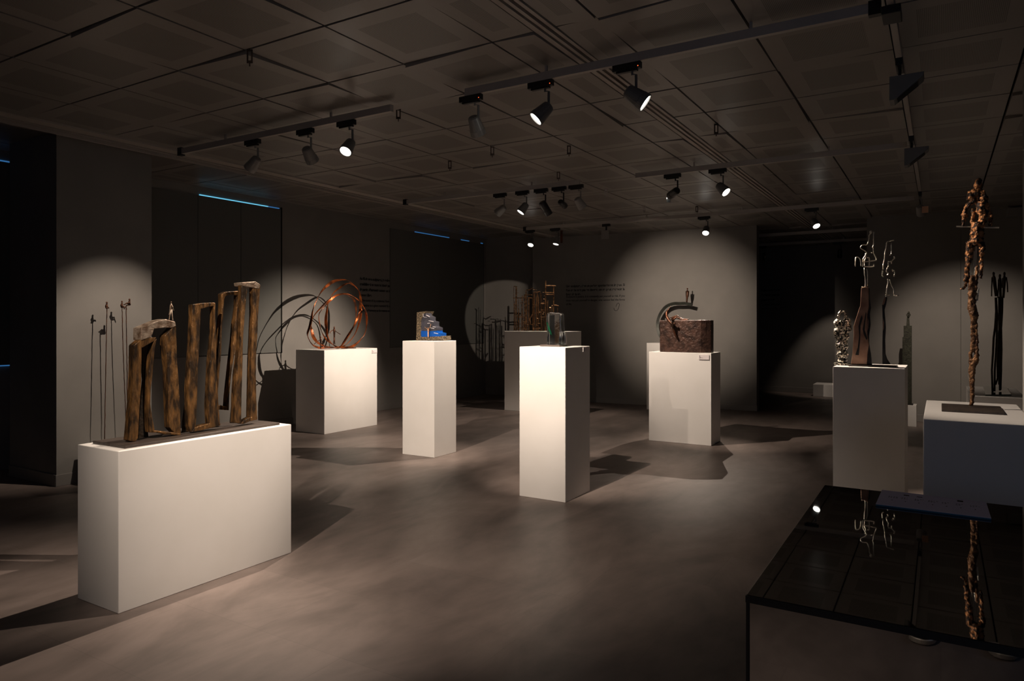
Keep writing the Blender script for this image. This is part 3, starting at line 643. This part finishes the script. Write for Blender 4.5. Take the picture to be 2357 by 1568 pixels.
bm = bmesh.new(); box(bm, pA.x, 7.06, 1.2, pB.x, 7.26, 1.212); obj('base_plate', bm, 'baseplate', ac, bevel=.002)
def fr_poly(name, pts, m, Y, dep, bev=.004):
    bm = bmesh.new(); prism(bm, [fq(x, y, Y) for x, y in pts], (0, dep, 0)); settle(bm, 1.212); return obj(name, bm, m, ac, bevel=bev)
fr_poly('trunk', [(348, 1515), (365, 1400), (380, 1200), (378, 1100), (400, 1030), (440, 900), (452, 880), (462, 680), (535, 665), (542, 760), (545, 890), (530, 960), (520, 1090), (528, 1200), (545, 1300), (530, 1400), (525, 1520)], 'trunk', 7.10, .05)
fr_poly('trunk_groove', [(398, 1412), (425, 1330), (440, 1200), (432, 1100), (450, 1020), (470, 975), (478, 1010), (455, 1090), (450, 1250), (435, 1415)], 'trunk_dark', 7.097, .004, 0)
fr_poly('trunk_groove', [(478, 1130), (500, 1010), (512, 940), (520, 960), (506, 1060), (500, 1140), (530, 1230), (520, 1250), (490, 1190)], 'trunk_dark', 7.097, .004, 0)
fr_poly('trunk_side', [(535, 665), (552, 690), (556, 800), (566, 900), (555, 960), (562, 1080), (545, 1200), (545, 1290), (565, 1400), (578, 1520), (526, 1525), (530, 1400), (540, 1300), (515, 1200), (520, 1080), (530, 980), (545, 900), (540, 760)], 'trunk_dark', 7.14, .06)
fr_poly('trunk_leaf', [(515, 1190), (495, 1130), (510, 1060), (530, 1000), (545, 1040), (540, 1120)], 'trunk', 7.135, .004, 0)
fr_poly('stem', [(693, 1515), (693, 1300), (697, 1100), (694, 950), (690, 870), (712, 800), (735, 765), (746, 790), (735, 850), (715, 920), (722, 1000), (730, 1110), (722, 1250), (726, 1400), (745, 1460), (782, 1515)], 'trunk_dark', 7.12, .045)
fr_poly('stem_leaf', [(700, 870), (692, 850), (708, 800), (726, 772), (728, 800), (716, 850)], 'trunk', 7.117, .004, 0)
fr_poly('stem_leaf', [(700, 1150), (698, 1090), (702, 1010), (712, 1060), (708, 1130)], 'trunk', 7.117, .004, 0)
def wires(name, runs, Y, r=.0050):
    bm = bmesh.new()
    for run in runs: tube(bm, smooth_path([fq(x, y, Y + rnd.uniform(-.01, .01)) for x, y in run], 4), r, 6, wob=.35)
    return parts(name, bm, 'steel', ac, smooth=True)
wires('wire_acrobat', [[(468, 668), (505, 665), (508, 600), (500, 530), (497, 460)], [(528, 655), (530, 590), (528, 510), (520, 470)], [(480, 445), (480, 400), (520, 392), (555, 388)], [(495, 445), (595, 445), (597, 420)], [(550, 435), (550, 355), (530, 350)], [(480, 395), (485, 360), (510, 320), (520, 295), (500, 270), (458, 242), (475, 208), (525, 205), (545, 160), (552, 105), (568, 75)], [(510, 300), (512, 350), (500, 380), (500, 440)],
    [(600, 75), (598, 150), (598, 210), (585, 238)], [(555, 385), (615, 378), (627, 365), (610, 320), (595, 295), (572, 295)], [(398, 445), (403, 352), (440, 348), (458, 390), (460, 440)], [(595, 240), (600, 290)]], 7.15)
bm = bmesh.new(); ell(bm, fq(568, 68, 7.15), (.012, .012, .016)); ell(bm, fq(602, 76, 7.15), (.007, .007, .012)); parts('foot', bm, 'steel', ac, smooth=True)
wires('wire_acrobat', [[(820, 158), (780, 165), (745, 180), (735, 240), (722, 300), (718, 370), (702, 430), (700, 475)], [(792, 185), (793, 300), (775, 322)], [(822, 335), (830, 355), (812, 370), (795, 385), (755, 392)], [(755, 400), (762, 440), (745, 470), (740, 500), (760, 520), (745, 540)], [(795, 385), (795, 415)], [(697, 490), (692, 540), (708, 556)], [(820, 485), (830, 510), (820, 555)], [(802, 475), (812, 500)],
    [(752, 580), (755, 620), (745, 680), (738, 750)], [(725, 758), (775, 758)], [(775, 590), (790, 640), (815, 690), (822, 750)], [(815, 762), (872, 760)]], 7.15)

# ------------------------------------------------------------------ sculpture: dark tower
Tc = crop(1860, 500, 3.921)
tq = lambda x, y: at_y(1860 + x / 3.921, 500 + y / 3.921, 12.5)
tw = thing('tower_sculpture', (-.5, 12.5, .325), 'tall narrow greenish black tower with a tiny figure on its spire, by the right wall', 'sculpture')
bm = bmesh.new(); a, c = tq(863, 980), tq(935, 980); box(bm, a.x, 12.46, .335, c.x, 12.56, a.z); a2 = tq(852, 1085); box(bm, a2.x, 12.47, .335, a.x + .01, 12.55, a2.z); obj('tower', bm, 'tower', tw, bevel=.004)
bm = bmesh.new(); box(bm, a.x - .03, 12.43, .325, c.x + .02, 12.60, .337); obj('base_plate', bm, 'trunk_dark', tw)
bm = bmesh.new(); p1, p2, p3, p4 = tq(886, 982), tq(917, 982), tq(912, 905), tq(892, 905); prism(bm, [p1, p2, p3, p4], (0, .05, 0)); obj('spire', bm, 'tower', tw)
bm = bmesh.new(); ell(bm, tq(908, 862), (.014, .014, .02)); tube(bm, [tq(908, 870), tq(905, 905)], [.012, .016], 7); tube(bm, smooth_path([tq(905, 905), tq(890, 885), tq(900, 868)], 4), .006, 5); tube(bm, smooth_path([tq(905, 905), tq(922, 885), tq(914, 868)], 4), .006, 5); obj('figure', bm, 'tower', tw, smooth=True)

# ------------------------------------------------------------------ sculpture: tall stilt walker
sw = thing('stilt_walker_sculpture', (.16, 4.92, 1.095), 'tall thin figure of rusty lumps on a stilt, holding a horizontal bar, right edge', 'sculpture')
bm = bmesh.new(); box(bm, .005, 4.66, 1.095, .30, 5.02, 1.107); obj('base_plate', bm, 'baseplate', sw, bevel=.002)
Ux = crop(2190, 400, 5.6); Lx = crop(2190, 660, 5.227)
def u(x, y, Y=4.90): return at_y(2190 + x / 5.6, 400 + y / 5.6, Y)
def l(x, y, Y=4.90): return at_y(2190 + x / 5.227, 660 + y / 5.227, Y)
bm = bmesh.new()
ell(bm, u(345, 135), (.021, .022, .034)); ell(bm, u(325, 175), (.016, .018, .022)); tube(bm, [u(320, 190), u(315, 240)], [.014, .02], 8)
tube(bm, [u(250, 230), u(248, 280), u(240, 340)], [.014, .022, .018], 8); tube(bm, [u(250, 240), u(310, 250), u(390, 250), u(430, 340)], [.02, .024, .022, .02], 8)
tube(bm, [u(235, 350), u(290, 340), u(330, 380)], [.016, .022, .014], 8)
tube(bm, [u(400, 360), u(385, 480), u(400, 560), u(395, 640)], [.026, .026, .02, .022], 9); tube(bm, [u(268, 450), u(280, 520), u(272, 600), u(260, 640)], [.007, .011, .013, .012], 7)
tube(bm, [u(230, 380), u(190, 440), u(160, 540), u(155, 650)], [.014, .011, .014, .008], 8); ell(bm, u(185, 545), (.012, .012, .013))
tube(bm, [u(430, 350), u(480, 450), u(500, 550), u(508, 650)], [.014, .010, .012, .007], 8)
ell(bm, u(150, 662), (.013, .012, .007)); ell(bm, u(490, 664), (.014, .012, .006))
for y, a, c in ((660, 262, 410), (720, 258, 405), (780, 250, 402), (840, 240, 400), (872, 240, 390)): tube(bm, [u(a, y), u((a + c) / 2, y + 8, 4.885), u(c, y)], [.017, .024, .019], 8)
tube(bm, [u(245, 880), u(235, 970), u(225, 1080), u(205, 1200), u(195, 1320), u(180, 1460)], [.021, .021, .017, .013, .014, .008], 9)
tube(bm, [u(180, 1460), u(150, 1485), u(112, 1485)], [.009, .008, .003], 7)
tube(bm, [u(385, 880), u(398, 970), u(385, 1080), u(388, 1200), u(378, 1340)], [.016, .018, .009, .012, .007], 9); tube(bm, [u(378, 1340), u(410, 1362)], [.008, .004], 6)
bd = obj('body', bm, 'rust', sw); lumpy(bd, .0055, .020, .014)
bm = bmesh.new()
tube(bm, [u(262, 1310), u(258, 1400), u(250, 1500), u(245, 1568)], [.012, .016, .014, .015], 8); tube(bm, [u(330, 1180), u(325, 1300), u(320, 1440), u(300, 1560)], [.008, .010, .009, .008], 8)
tube(bm, [l(235, 0), l(238, 120), l(232, 240), l(262, 310), l(262, 400), l(250, 500), l(248, 590), l(252, 700)], [.015, .016, .018, .022, .014, .010, .008, .009], 9)
tube(bm, [l(285, 0), l(275, 120), l(272, 240), l(285, 330), l(300, 430), l(305, 560), l(312, 700), l(310, 830), l(285, 910), l(262, 960)], [.008, .009, .012, .016, .008, .007, .007, .010, .016, .013], 9)
tube(bm, [l(252, 700), l(232, 800), l(225, 900), l(222, 1000), l(226, 1090)], [.010, .009, .009, .009, .006], 8); tube(bm, [l(270, 560), l(275, 700), l(280, 840), l(280, 900)], .006, 7)
tube(bm, [l(260, 880), l(262, 1000), l(255, 1100), l(258, 1200), l(252, 1340), l(232, 1470), l(230, 1482)], [.014, .013, .011, .010, .010, .012, .013], 9); tube(bm, [l(225, 1090), l(235, 1250), l(235, 1400), l(225, 1475)], [.007, .007, .007, .009], 8)
sb2 = obj('stilt', settle(bm, 1.112), 'rust2', sw); lumpy(sb2, .006, .014, .014)
bm = bmesh.new(); tube(bm, [u(62, 680), u(615, 695)], .0042, 8); obj('balance_bar', bm, 'steel', sw)
bm = bmesh.new(); tube(bm, [u(320, 930), u(312, 1150), u(300, 1300), u(285, 1480), l(280, 100)], .0042, 7); tube(bm, [u(300, 1000), u(290, 1200), u(265, 1250), u(255, 1400)], .0035, 7); tube(bm, [u(292, 1120), u(325, 1180)], .003, 6)
tube(bm, [l(322, 20), l(318, 70), l(308, 170)], .0055, 8); tube(bm, [l(235, 582), l(300, 584)], .004, 6); tube(bm, [l(205, 1065), l(245, 1210)], .0035, 6); parts('steel_rod', bm, 'steel', sw)

# ------------------------------------------------------------------ sculpture: three thin dark figures on a glass plate
tf = thing('trio_sculpture', (.46, 8.5, .9), 'three very thin dark standing figures on a greenish glass plate, behind the stilt walker', 'sculpture')
g = [at_z(2263, 892.5, .9), at_z(2317, 893.5, .9), at_z(2328, 911, .9), at_z(2268, 911.5, .9)]
bm = bmesh.new(); prism(bm, g, (0, 0, .012)); obj('glass_plate', bm, 'plateglass', tf, bevel=.002)
q3 = lambda x, y, Y=8.45: at_y(2190 + x / 5.227, 660 + y / 5.227, Y)
q6 = lambda x, y, Y=8.45: at_y(2090 + x / 2.614, 380 + y / 2.614, Y)
def slim(head, body, leg1, leg2, arms, Y):
    bm = bmesh.new(); ell(bm, q6(*head, Y), (.011, .012, .020)); tube(bm, [q6(head[0], head[1] + 6, Y), *[q6(x, y, Y) for x, y in body]], [.007, .015, .012, .011][:len(body) + 1], 8)
    tube(bm, [q3(*p, Y) for p in leg1], .0085, 8, wob=.2); tube(bm, [q3(*p, Y) for p in leg2], .0085, 8, wob=.2)
    for a in arms: tube(bm, [q6(*p, Y) for p in a], .006, 6)
    return obj('figure', settle(bm, .912), 'bronze_dark', tf, smooth=True)
slim((515, 655), [(517, 680), (522, 730), (530, 790)], [(530, 130), (535, 300), (525, 500), (508, 620), (500, 800), (488, 1000), (495, 1270)], [(540, 130), (548, 350), (545, 560), (535, 800), (520, 1000), (520, 1260)], [[(506, 675), (504, 730), (503, 790)], [(524, 675), (532, 740), (540, 790)]], 8.42)
slim((553, 668), [(553, 690), (555, 740), (557, 800)], [(575, 120), (572, 300), (575, 500), (562, 700), (552, 900), (555, 1100), (530, 1180)], [(582, 120), (580, 400), (585, 700), (580, 1000), (584, 1250)], [[(545, 690), (543, 740), (541, 800)]], 8.50)
slim((580, 655), [(580, 685), (577, 740), (573, 800)], [(615, 120), (612, 300), (600, 500), (602, 760), (600, 980), (590, 1240)], [(605, 120), (590, 340), (590, 700), (570, 900), (572, 1180)], [[(592, 675), (598, 720), (600, 765)], [(570, 680), (566, 740)]], 8.58)

# ------------------------------------------------------------------ glass display case in the right foreground
TZ = .95
dc = thing('display_case', (.2, 2.4, 0), 'low display case with black mirror glass top and front, right foreground', 'display case')
cx0, cy0, cx1, cy1 = -.395, 1.725, .85, 3.05
obj('case_body', B(cx0 + .008, cy0 + .012, 0, cx1 - .008, cy1 - .008, TZ - .012), 'rim', dc)
obj('glass_top', B(cx0, cy0, TZ - .010, cx1, cy1, TZ), 'tabletop', dc, bevel=.0008, seg=1)
obj('glass_front', B(cx0 + .007, cy0, .004, cx1 - .006, cy0 + .010, TZ - .017), 'tabletop', dc)
obj('glass_side', B(cx0, cy0 + .007, .004, cx0 + .006, cy1 - .007, TZ - .014), 'tabletop', dc)
obj('rim', B(cx0 - .002, cy0 - .004, TZ - .017, cx1, cy0 + .004, TZ - .001), 'rim', dc)
obj('corner_post', B(cx0 - .001, cy0 - .003, 0, cx0 + .0065, cy0 + .006, TZ - .017), 'rim', dc)
# the pair of shoes that the mirror front shows
def shoe(x, y, rz, label, sgn):
    o = thing('shoe', (x, y, 0), label, 'shoe', 'shoes mirrored in the display case'); Rz = Matrix.Translation((x, y, 0)) @ Matrix.Rotation(rz, 4, 'Z')
    outl = [(0, .0), (.028, -.008), (.046, -.035), (.052, -.075), (.044, -.14), (.036, -.20), (.040, -.26), (.028, -.298), (0, -.306), (-.028, -.298), (-.038, -.26), (-.036, -.20), (-.042, -.14), (-.050, -.075), (-.045, -.035), (-.028, -.008)]
    pts = smooth_path([V((a * 1.12 + sgn * .004, b * 1.02, 0)) for a, b in outl], 3, True)
    def lay(sc_, z, zt=None): return [Rz @ V((p.x * sc_, (p.y + .15) * (sc_ * .5 + .5) - .15, z)) for p in pts]
    bm = bmesh.new(); rings = [[bm.verts.new(p) for p in lay(a, z)] for a, z in ((.95, .001), (1.03, .008), (1.03, .026), (.97, .030))]
    for a, c in zip(rings, rings[1:]):
        for k in range(len(a)): bm.faces.new((a[k], a[(k + 1) % len(a)], c[(k + 1) % len(a)], c[k]))
    bm.faces.new(rings[0][::-1]); bm.faces.new(rings[-1]); obj('sole', bm, 'clippale', o, smooth=False)
    bm = bmesh.new(); prev = None
    for a, z in ((.96, .029), (.97, .042), (.90, .058), (.72, .072)):
        ring_ = []
        for p in pts:
            back = min(1, max(0, (-p.y - .09) / .12)); h = z + (z - .029) * back * 1.0
            ring_.append(bm.verts.new(Rz @ V((p.x * (a if back < .5 else a * .5 + .45), (p.y + .15) * (a * .4 + .6) - .15, h))))
        if prev:
            for k in range(len(ring_)): bm.faces.new((prev[k], prev[(k + 1) % len(ring_)], ring_[(k + 1) % len(ring_)], ring_[k]))
        prev = ring_
    bm.faces.new(prev); obj('upper', bm, 'trunk_dark', o, smooth=True)
    bm = bmesh.new()
    for k in range(4): yy = -.10 - .022 * k; tube(bm, [Rz @ V((-.016, yy, .077 + .012 * k)), Rz @ V((0, yy + .004, .082 + .012 * k)), Rz @ V((.016, yy, .077 + .012 * k))], .0022, 5)
    obj('laces', bm, 'lens_off', o)
shoe(-.09, -.58, .22, 'left dark shoe with pale sole, seen mirrored in the case front', -1); shoe(.26, -.60, -.18, 'right dark shoe with pale sole, seen mirrored in the case front', 1)
sh = thing('information_sheet', (-.03, 2.92, TZ), 'lavender information card lying on the black glass case', 'card')
ZC = TZ + .0005
cor = [V((-.196, 2.795, ZC)), V((.142, 2.788, ZC)), V((.139, 3.03, ZC)), V((-.192, 3.045, ZC))]
bm = bmesh.new(); prism(bm, cor, (0, 0, .0055)); obj('card_edge', bm, 'cardblue', sh)
bm = bmesh.new(); prism(bm, [p + V((0, 0, .0056)) for p in cor], (0, 0, .001)); obj('card_face', bm, 'paper', sh)
bm = bmesh.new(); r2 = random.Random(5)
for k in range(7):
    cxk = -.15 + k * .042
    if k in (1, 2, 5): box(bm, cxk - .009, 2.985, ZC + .0066, cxk + .009, 2.985 + (.012, .012, .006, 0, 0, .02, 0)[k] + .002, ZC + .0070)
    for r_ in range(3):
        n_ = r2.randint(2, 4)
        for m_ in range(n_): a = cxk - .014 + m_ * .008; box(bm, a, 2.945 - r_ * .010, ZC + .0066, a + r2.uniform(.003, .006), 2.948 - r_ * .010, ZC + .0070)
    box(bm, cxk - .002, 2.885, ZC + .0066, cxk + .002, 2.892, ZC + .0070)
parts('print', bm, 'ink', sh)

# ------------------------------------------------------------------ lighting tracks and lamps
TRB = 3.25    # underside of tracks
def track(x0, x1, y0, y1, label, ends=()):
    bm = bmesh.new(); box(bm, x0, y0, TRB, x1, y1, TRB + .055); t = obj('light_track', bm, 'track', bevel=.002); tag(t, label, 'light track', 'ceiling light tracks')
    for (a, c) in ends: obj('end_cap', B(a - .03, c - .022, TRB - .012, a + .03, c + .022, TRB + .065), 'black', t)
    bm = bmesh.new()
    n = max(2, int(max(x1 - x0, y1 - y0) / 1.4))
    for k in range(n):
        f = (k + .5) / n; X = x0 + (x1 - x0) * f; Y = y0 + (y1 - y0) * f; box(bm, X - .008, Y - .008, TRB + .055, X + .008, Y + .008, CEIL + .02) if x1 - x0 > y1 - y0 else box(bm, (x0 + x1) / 2 - .008, Y - .008, TRB + .055, (x0 + x1) / 2 + .008, Y + .008, CEIL + .02)
    parts('hanger', bm, 'track', t); return t
hw = .018
track(-6.36, -3.67, 4.22 - hw, 4.22 + hw, 'left half of the nearest visible light track, above the long plinth', [(-6.38, 4.22)])
track(-2.965, -.27, 4.22 - hw, 4.22 + hw, 'right half of the nearest light track, three lamps hanging under it', [(-.30, 4.22)])
track(-6.36, -3.69, 7.62 - hw, 7.62 + hw, 'left half of the middle light track, five lamps in a row', [(-6.38, 7.62)])
track(-2.98, -.27, 7.62 - hw, 7.62 + hw, 'right half of the middle light track, two lamps')
track(-6.36, -.30, 10.93 - hw, 10.93 + hw, 'long pale light track near the back partition', [(-6.38, 10.93)])
track(-.24, -.205, 2.4, 10.6, 'light track running away from the viewer on the right')
track(-5.7, -.9, 14.12 - hw, 14.12 + hw, 'light track just inside the far room')
track(-5.7, -.9, 15.85 - hw, 15.85 + hw, 'light track near the far room wall')
track(-5.2, -.6, .75 - hw, .75 + hw, 'light track overhead behind the viewer')

WARM = (1.0, .825, .675)
def spot(x, y, target, label, kind='grey', axis='x', power=0., cone=34, blend=.6, lens_lit=None, led=False, group=None, drop=.20, hs=1.0, radius=.006):
    o = thing('track_spotlight', (x, y, TRB), label, 'spotlight', 'track spotlights')
    ax = V((1, 0, 0)) if axis == 'x' else V((0, 1, 0)); side = V((0, 1, 0)) if axis == 'x' else V((1, 0, 0))
    bm = bmesh.new(); hx, hy = (.095, .019) if axis == 'x' else (.019, .095)
    box(bm, x - hx, y - hy, TRB - .042, x + hx, y + hy, TRB - .0005); box(bm, x - hx * .75, y - hy * .75, TRB - .056, x + hx * .75, y + hy * .75, TRB - .042)
    ad_ = obj('adapter', bm, 'black', o, bevel=.003)
    if led: obj('indicator_light', B(x + .078, y - hy - .002, TRB - .034, x + .083, y - hy, TRB - .029), 'led', ad_)
    piv = V((x + .035 * ax.x, y + .035 * ax.y, TRB - drop)); d = (V(target) - piv).normalized()
    hm = {'grey': 'lampgrey', 'pale': 'lamppale', 'black': 'lampblack'}[kind]
    bm = bmesh.new(); off = side * .03
    tube(bm, [V((piv.x, piv.y, TRB - .05)), V((piv.x, piv.y, TRB - .075)), V((piv.x, piv.y, TRB - .075)) + off * .5 + ax * .02, V((piv.x, piv.y, piv.z)) + off * .5 + ax * .02, piv], .009, 7); obj('arm', bm, hm, o)
    R = d.to_track_quat('Z', 'Y').to_matrix().to_4x4(); T = Matrix.Translation(piv - d * .045) @ R
    L, r0, r1 = (.138, .043, .058) if kind != 'black' else (.17, .040, .043); L *= hs; r0 *= hs; r1 *= hs
    bm = bmesh.new()
    if kind != 'black': lathe(bm, [(r0 * .7, 0), (r0 * .92, .008), (r0, .02), (r1 * .93, L * .72), (r1 * .96, L * .73), (r1, L), (r1 * .86, L), (r1 * .82, L - .012)], T, 26)
    else: lathe(bm, [(r0 * .8, 0), (r0, .01), (r1, .03), (r1, L * .65), (r1 * .94, L * .66), (r1 * 1.04, L * .68), (r1 * 1.04, L), (r1 * .86, L), (r1 * .82, L - .012)], T, 26)
    head = obj('lamp_head', bm, hm, o, smooth=False)
    on = power > 0 if lens_lit is None else lens_lit
    bm = bmesh.new(); lathe(bm, [(.001, L - .004), (r1 * .8, L - .008)], T, 24); lens = obj('lens', bm, 'lens' if on else 'lens_off', head)
    if power > 0:
        ld = bpy.data.lights.new('spot_beam', 'SPOT'); ld.energy = power; ld.color = WARM; ld.spot_size = math.radians(cone); ld.spot_blend = blend; ld.shadow_soft_size = radius
        lo = bpy.data.objects.new('spot_beam', ld); COL.objects.link(lo); lo.parent = o; lo.matrix_parent_inverse = Matrix.Translation(-o.location)
        lo.location = piv + d * (L - .045 + .03 + radius); lo.rotation_euler = d.to_track_quat('-Z', 'Y').to_euler()
    return o
# nearest track, left half
spot(-5.32, 4.22, (-7.34, 4.07, 1.25), 'pale lamp turned away to the pillar, leftmost on the nearest track', 'pale', power=190, cone=46, blend=.8)
spot(-4.64, 4.22, (-5.33, 6.75, .85), 'pale lamp turned away to the right, between the leftmost and the glaring lamp', 'pale', power=470, cone=44, blend=.8)
spot(-4.16, 4.22, (-3.85, 2.3, .6), 'glaring lamp facing the viewer above the long plinth', 'grey', power=340, cone=60, blend=.9, hs=.95)
# nearest track, right half
spot(-2.92, 4.22, (-3.08, 5.75, 1.25), 'grey lamp pointing down and away at the left end of the right track', 'pale', power=480, cone=40, blend=.8, led=True)
spot(-2.34, 4.22, (-3.9, 3.0, 1.05), 'grey lit lamp pointing down left, middle of the three near lamps', 'grey', power=330, cone=36, blend=.9, led=True)
spot(-1.71, 4.22, (.14, 4.85, 1.62), 'grey lit lamp pointing down right beside the ceiling slot', 'grey', power=175, cone=46, blend=.7, led=True, hs=1.08)
# middle track, left half
spot(-4.82, 7.62, (-7.8, 7.75, 1.2), 'pale lamp turned away to the left, leftmost of the row of five', 'pale', power=760, cone=50, blend=.95)
spot(-4.49, 7.62, (-5.5, 6.6, 1.0), 'grey lit lamp pointing down left, second in the row of five', 'grey', power=340, cone=60, blend=.7)
spot(-4.22, 7.62, (-3.3, 9.6, 0.2), 'long black cylinder lamp in the middle of the row of five', 'black', power=0, lens_lit=False, hs=1.1)
spot(-3.97, 7.62, (-4.15, 13.03, 1.78), 'short black cylinder lamp, fourth in the row of five', 'black', power=820, cone=37, blend=1., lens_lit=False, hs=.85)
spot(-3.74, 7.62, (-2.95, 9.25, 1.05), 'pale lamp turned away, rightmost of the row of five', 'pale', power=330, cone=44, blend=.8)
# middle track, right half
o_prof = spot(-2.55, 7.62, tuple(at_y(1152, 738, 13.1)), 'black cylinder lamp with lit end, left one of two on the middle track', 'black', power=520, cone=13.2, blend=.15, radius=.0012)
lo_ = [c for c in o_prof.children if c.type == 'LIGHT'][0]; P0 = V(lo_.location); e_ = (V((-7.30, 12.75, 2.0)) - P0).normalized(); e2 = V((e_.x, e_.y, 0)).normalized(); sd = V((e2.y, -e2.x, 0))
b0 = P0 + e_ * .06; bm = bmesh.new(); prism(bm, [b0 + V((0, 0, -.045)), b0 + sd * .045 + V((0, 0, -.045)), b0 + sd * .045 + V((0, 0, .045)), b0 + V((0, 0, .045))], e2 * .001); obj('shutter_blade', bm, 'lampblack', o_prof)
spot(-2.05, 7.62, (-.5, 7.15, 1.5), 'grey lit lamp pointing down right on the middle track', 'grey', power=460, cone=44, blend=.6)
# back track
spot(-6.28, 10.93, (-6.0, 9.0, 0.2), 'small lit lamp near the back left corner of the ceiling', 'grey', power=40, cone=50)
o_city = spot(-5.77, 10.93, (-5.98, 10.35, 1.0), 'small lit lamp pointing down above the wire city', 'grey', power=110, cone=95)
spot(-3.15, 10.93, (-2.95, 9.3, 1.1), 'glaring round lamp above the back partition glow', 'grey', power=230, cone=52, blend=.9)
spot(-1.59, 10.93, (-.2, 9.4, .4), 'small lit lamp near the far room opening', 'grey', power=70, cone=44)
o_can = spot(-.222, 10.35, (.35, 13.1, .85), 'pale can lamp at the far end of the right track', 'pale', axis='y', power=170, cone=62, blend=.9, lens_lit=False)
# far room
spot(-1.80, 15.85, (-2.05, 16.9, .5), 'dark lamp in the far room lighting the low box', 'black', power=45, cone=50, blend=.6, lens_lit=False)
spot(-3.30, 15.85, (-3.3, 16.5, 2.6), 'dark unlit lamp at the far room track beside the partition edge', 'black')
# lamps over the viewer, out of the frame
spot(-2.86, .75, (-3.4, 4.4, 0), 'grey lamp on the overhead track lighting the long plinth from the front', 'grey', power=430, cone=66, blend=.9)
spot(-1.35, .75, (-1.05, .05, 0), 'added grey lamp on the overhead track, brightening the floor mirrored in the display case', 'grey', power=190, cone=62, blend=1.)  # unseen lamp added to brighten the floor that the case front mirrors
spot(-1.95, .75, (-2.6, 4.0, 0), 'grey lamp on the overhead track lighting the middle of the floor', 'grey', power=14, cone=60, blend=1.)

def flood(x, y, label):
    o = thing('wedge_floodlight', (x, y, TRB), label, 'floodlight', 'wedge floodlights on the right track')
    obj('adapter', B(x - .02, y - .10, TRB - .045, x + .02, y + .10, TRB + .004), 'black', o, bevel=.003)
    bm = bmesh.new(); tube(bm, [V((x, y, TRB - .04)), V((x, y, TRB - .12))], .010, 8); obj('arm', bm, 'black', o)
    bm = bmesh.new(); a = [V((x - .055, y - .07, TRB - .10)), V((x + .135, y - .07, TRB - .10)), V((x + .13, y - .07, TRB - .125)), V((x - .03, y - .07, TRB - .25)), V((x - .055, y - .07, TRB - .25))]
    prism(bm, a, (0, .14, 0)); obj('housing', bm, 'lampgrey', o, bevel=.003)
    bm = bmesh.new(); a = [V((x + .105, y - .05, TRB - .148)), V((x - .005, y - .05, TRB - .234)), V((x - .011, y - .05, TRB - .240)), V((x + .101, y - .05, TRB - .154))]
    prism(bm, a, (0, .10, 0)); obj('reflector_slot', bm, 'lens_off', o)
flood(-.222, 5.10, 'dark wedge shaped floodlight nearest on the right track'); flood(-.222, 7.25, 'dark wedge shaped floodlight further along the right track')
jb = tag(obj('junction_box', B(-.265, 4.14, TRB - .045, -.175, 4.30, TRB - .001), 'black', bevel=.004), 'black connector box where two tracks meet at the upper right', 'connector')
# square plate lamp and small tags
pl = thing('plate_lamp', (-4.8, 10.93, TRB), 'lamp with a square grey shield plate under the back track', 'spotlight')
obj('adapter', B(-4.87, 10.91, TRB - .04, -4.73, 10.95, TRB + .003), 'black', pl); obj('arm', B(-4.81, 10.92, TRB - .12, -4.79, 10.94, TRB - .035), 'black', pl); obj('shield_plate', B(-4.87, 10.88, TRB - .25, -4.74, 10.90, TRB - .11), 'lamppale', pl, bevel=.002)
bm = bmesh.new(); tube(bm, [V((-.222, 10.36, 3.06)), V((-.165, 10.205, 3.045))], .003, 5); obj('tag_cord', bm, 'black', o_can); obj('hanging_tag', B(-.20, 10.20, 2.97, -.13, 10.21, 3.05), 'copper_pale', o_can)
tag(obj('wall_speaker', B(.86, 12.92, 3.19, 1.10, 13.085, 3.32), 'lamppale', bevel=.004), 'small pale box mounted high on the back right wall at the picture edge', 'speaker')
obj('hanging_tag', B(-5.66, 10.915, 2.98, -5.62, 10.925, TRB - .05), 'copper_dark', o_city)

# slotted hanging clips in the ceiling joints
def clip(x, y, m, label):
    bm = bmesh.new(); hw_, h = .019, .098; z = CEIL + .01
    for a, c, z0, z1 in ((-hw_, -hw_ * .45, z - h, z), (hw_ * .45, hw_, z - h, z), (-hw_, hw_, z - h, z - h * .82), (-hw_, hw_, z - .022, z), (-hw_ * .2, hw_ * .2, z - h - .02, z - h * .9)):
        p = [V((a, 0, z0)), V((c, 0, z0)), V((c, 0, z1)), V((a, 0, z1))]; p = [V((x, y, 0)) + RT * q_.x + V((0, 0, q_.z)) for q_ in p]; prism(bm, p, FW * .003)
    tag(obj('ceiling_clip', bm, m), label, 'clip', 'slotted ceiling clips')
for x, y, m, lb in ((-3.785, 2.98, 'clip', 'slotted metal clip hanging nearest, upper left of the ceiling'), (-3.785, 4.43, 'clip', 'slotted metal clip at the right end of the left near track'), (-3.81, 5.88, 'clip', 'slotted metal clip left of the point under the near right lamps'),
                    (-4.54, 6.16, 'clip', 'slotted metal clip lowest left, above the slim plinth'), (-3.14, 6.24, 'clip', 'thin slotted clip in the joint left of the ceiling slot'), (-3.79, 7.26, 'clip', 'slotted metal clip just above the row of five lamps'),
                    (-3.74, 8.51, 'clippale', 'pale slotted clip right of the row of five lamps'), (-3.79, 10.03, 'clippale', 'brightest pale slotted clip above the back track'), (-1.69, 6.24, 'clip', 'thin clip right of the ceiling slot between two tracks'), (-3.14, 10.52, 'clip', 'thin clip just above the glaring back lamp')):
    clip(x, y, m, lb)
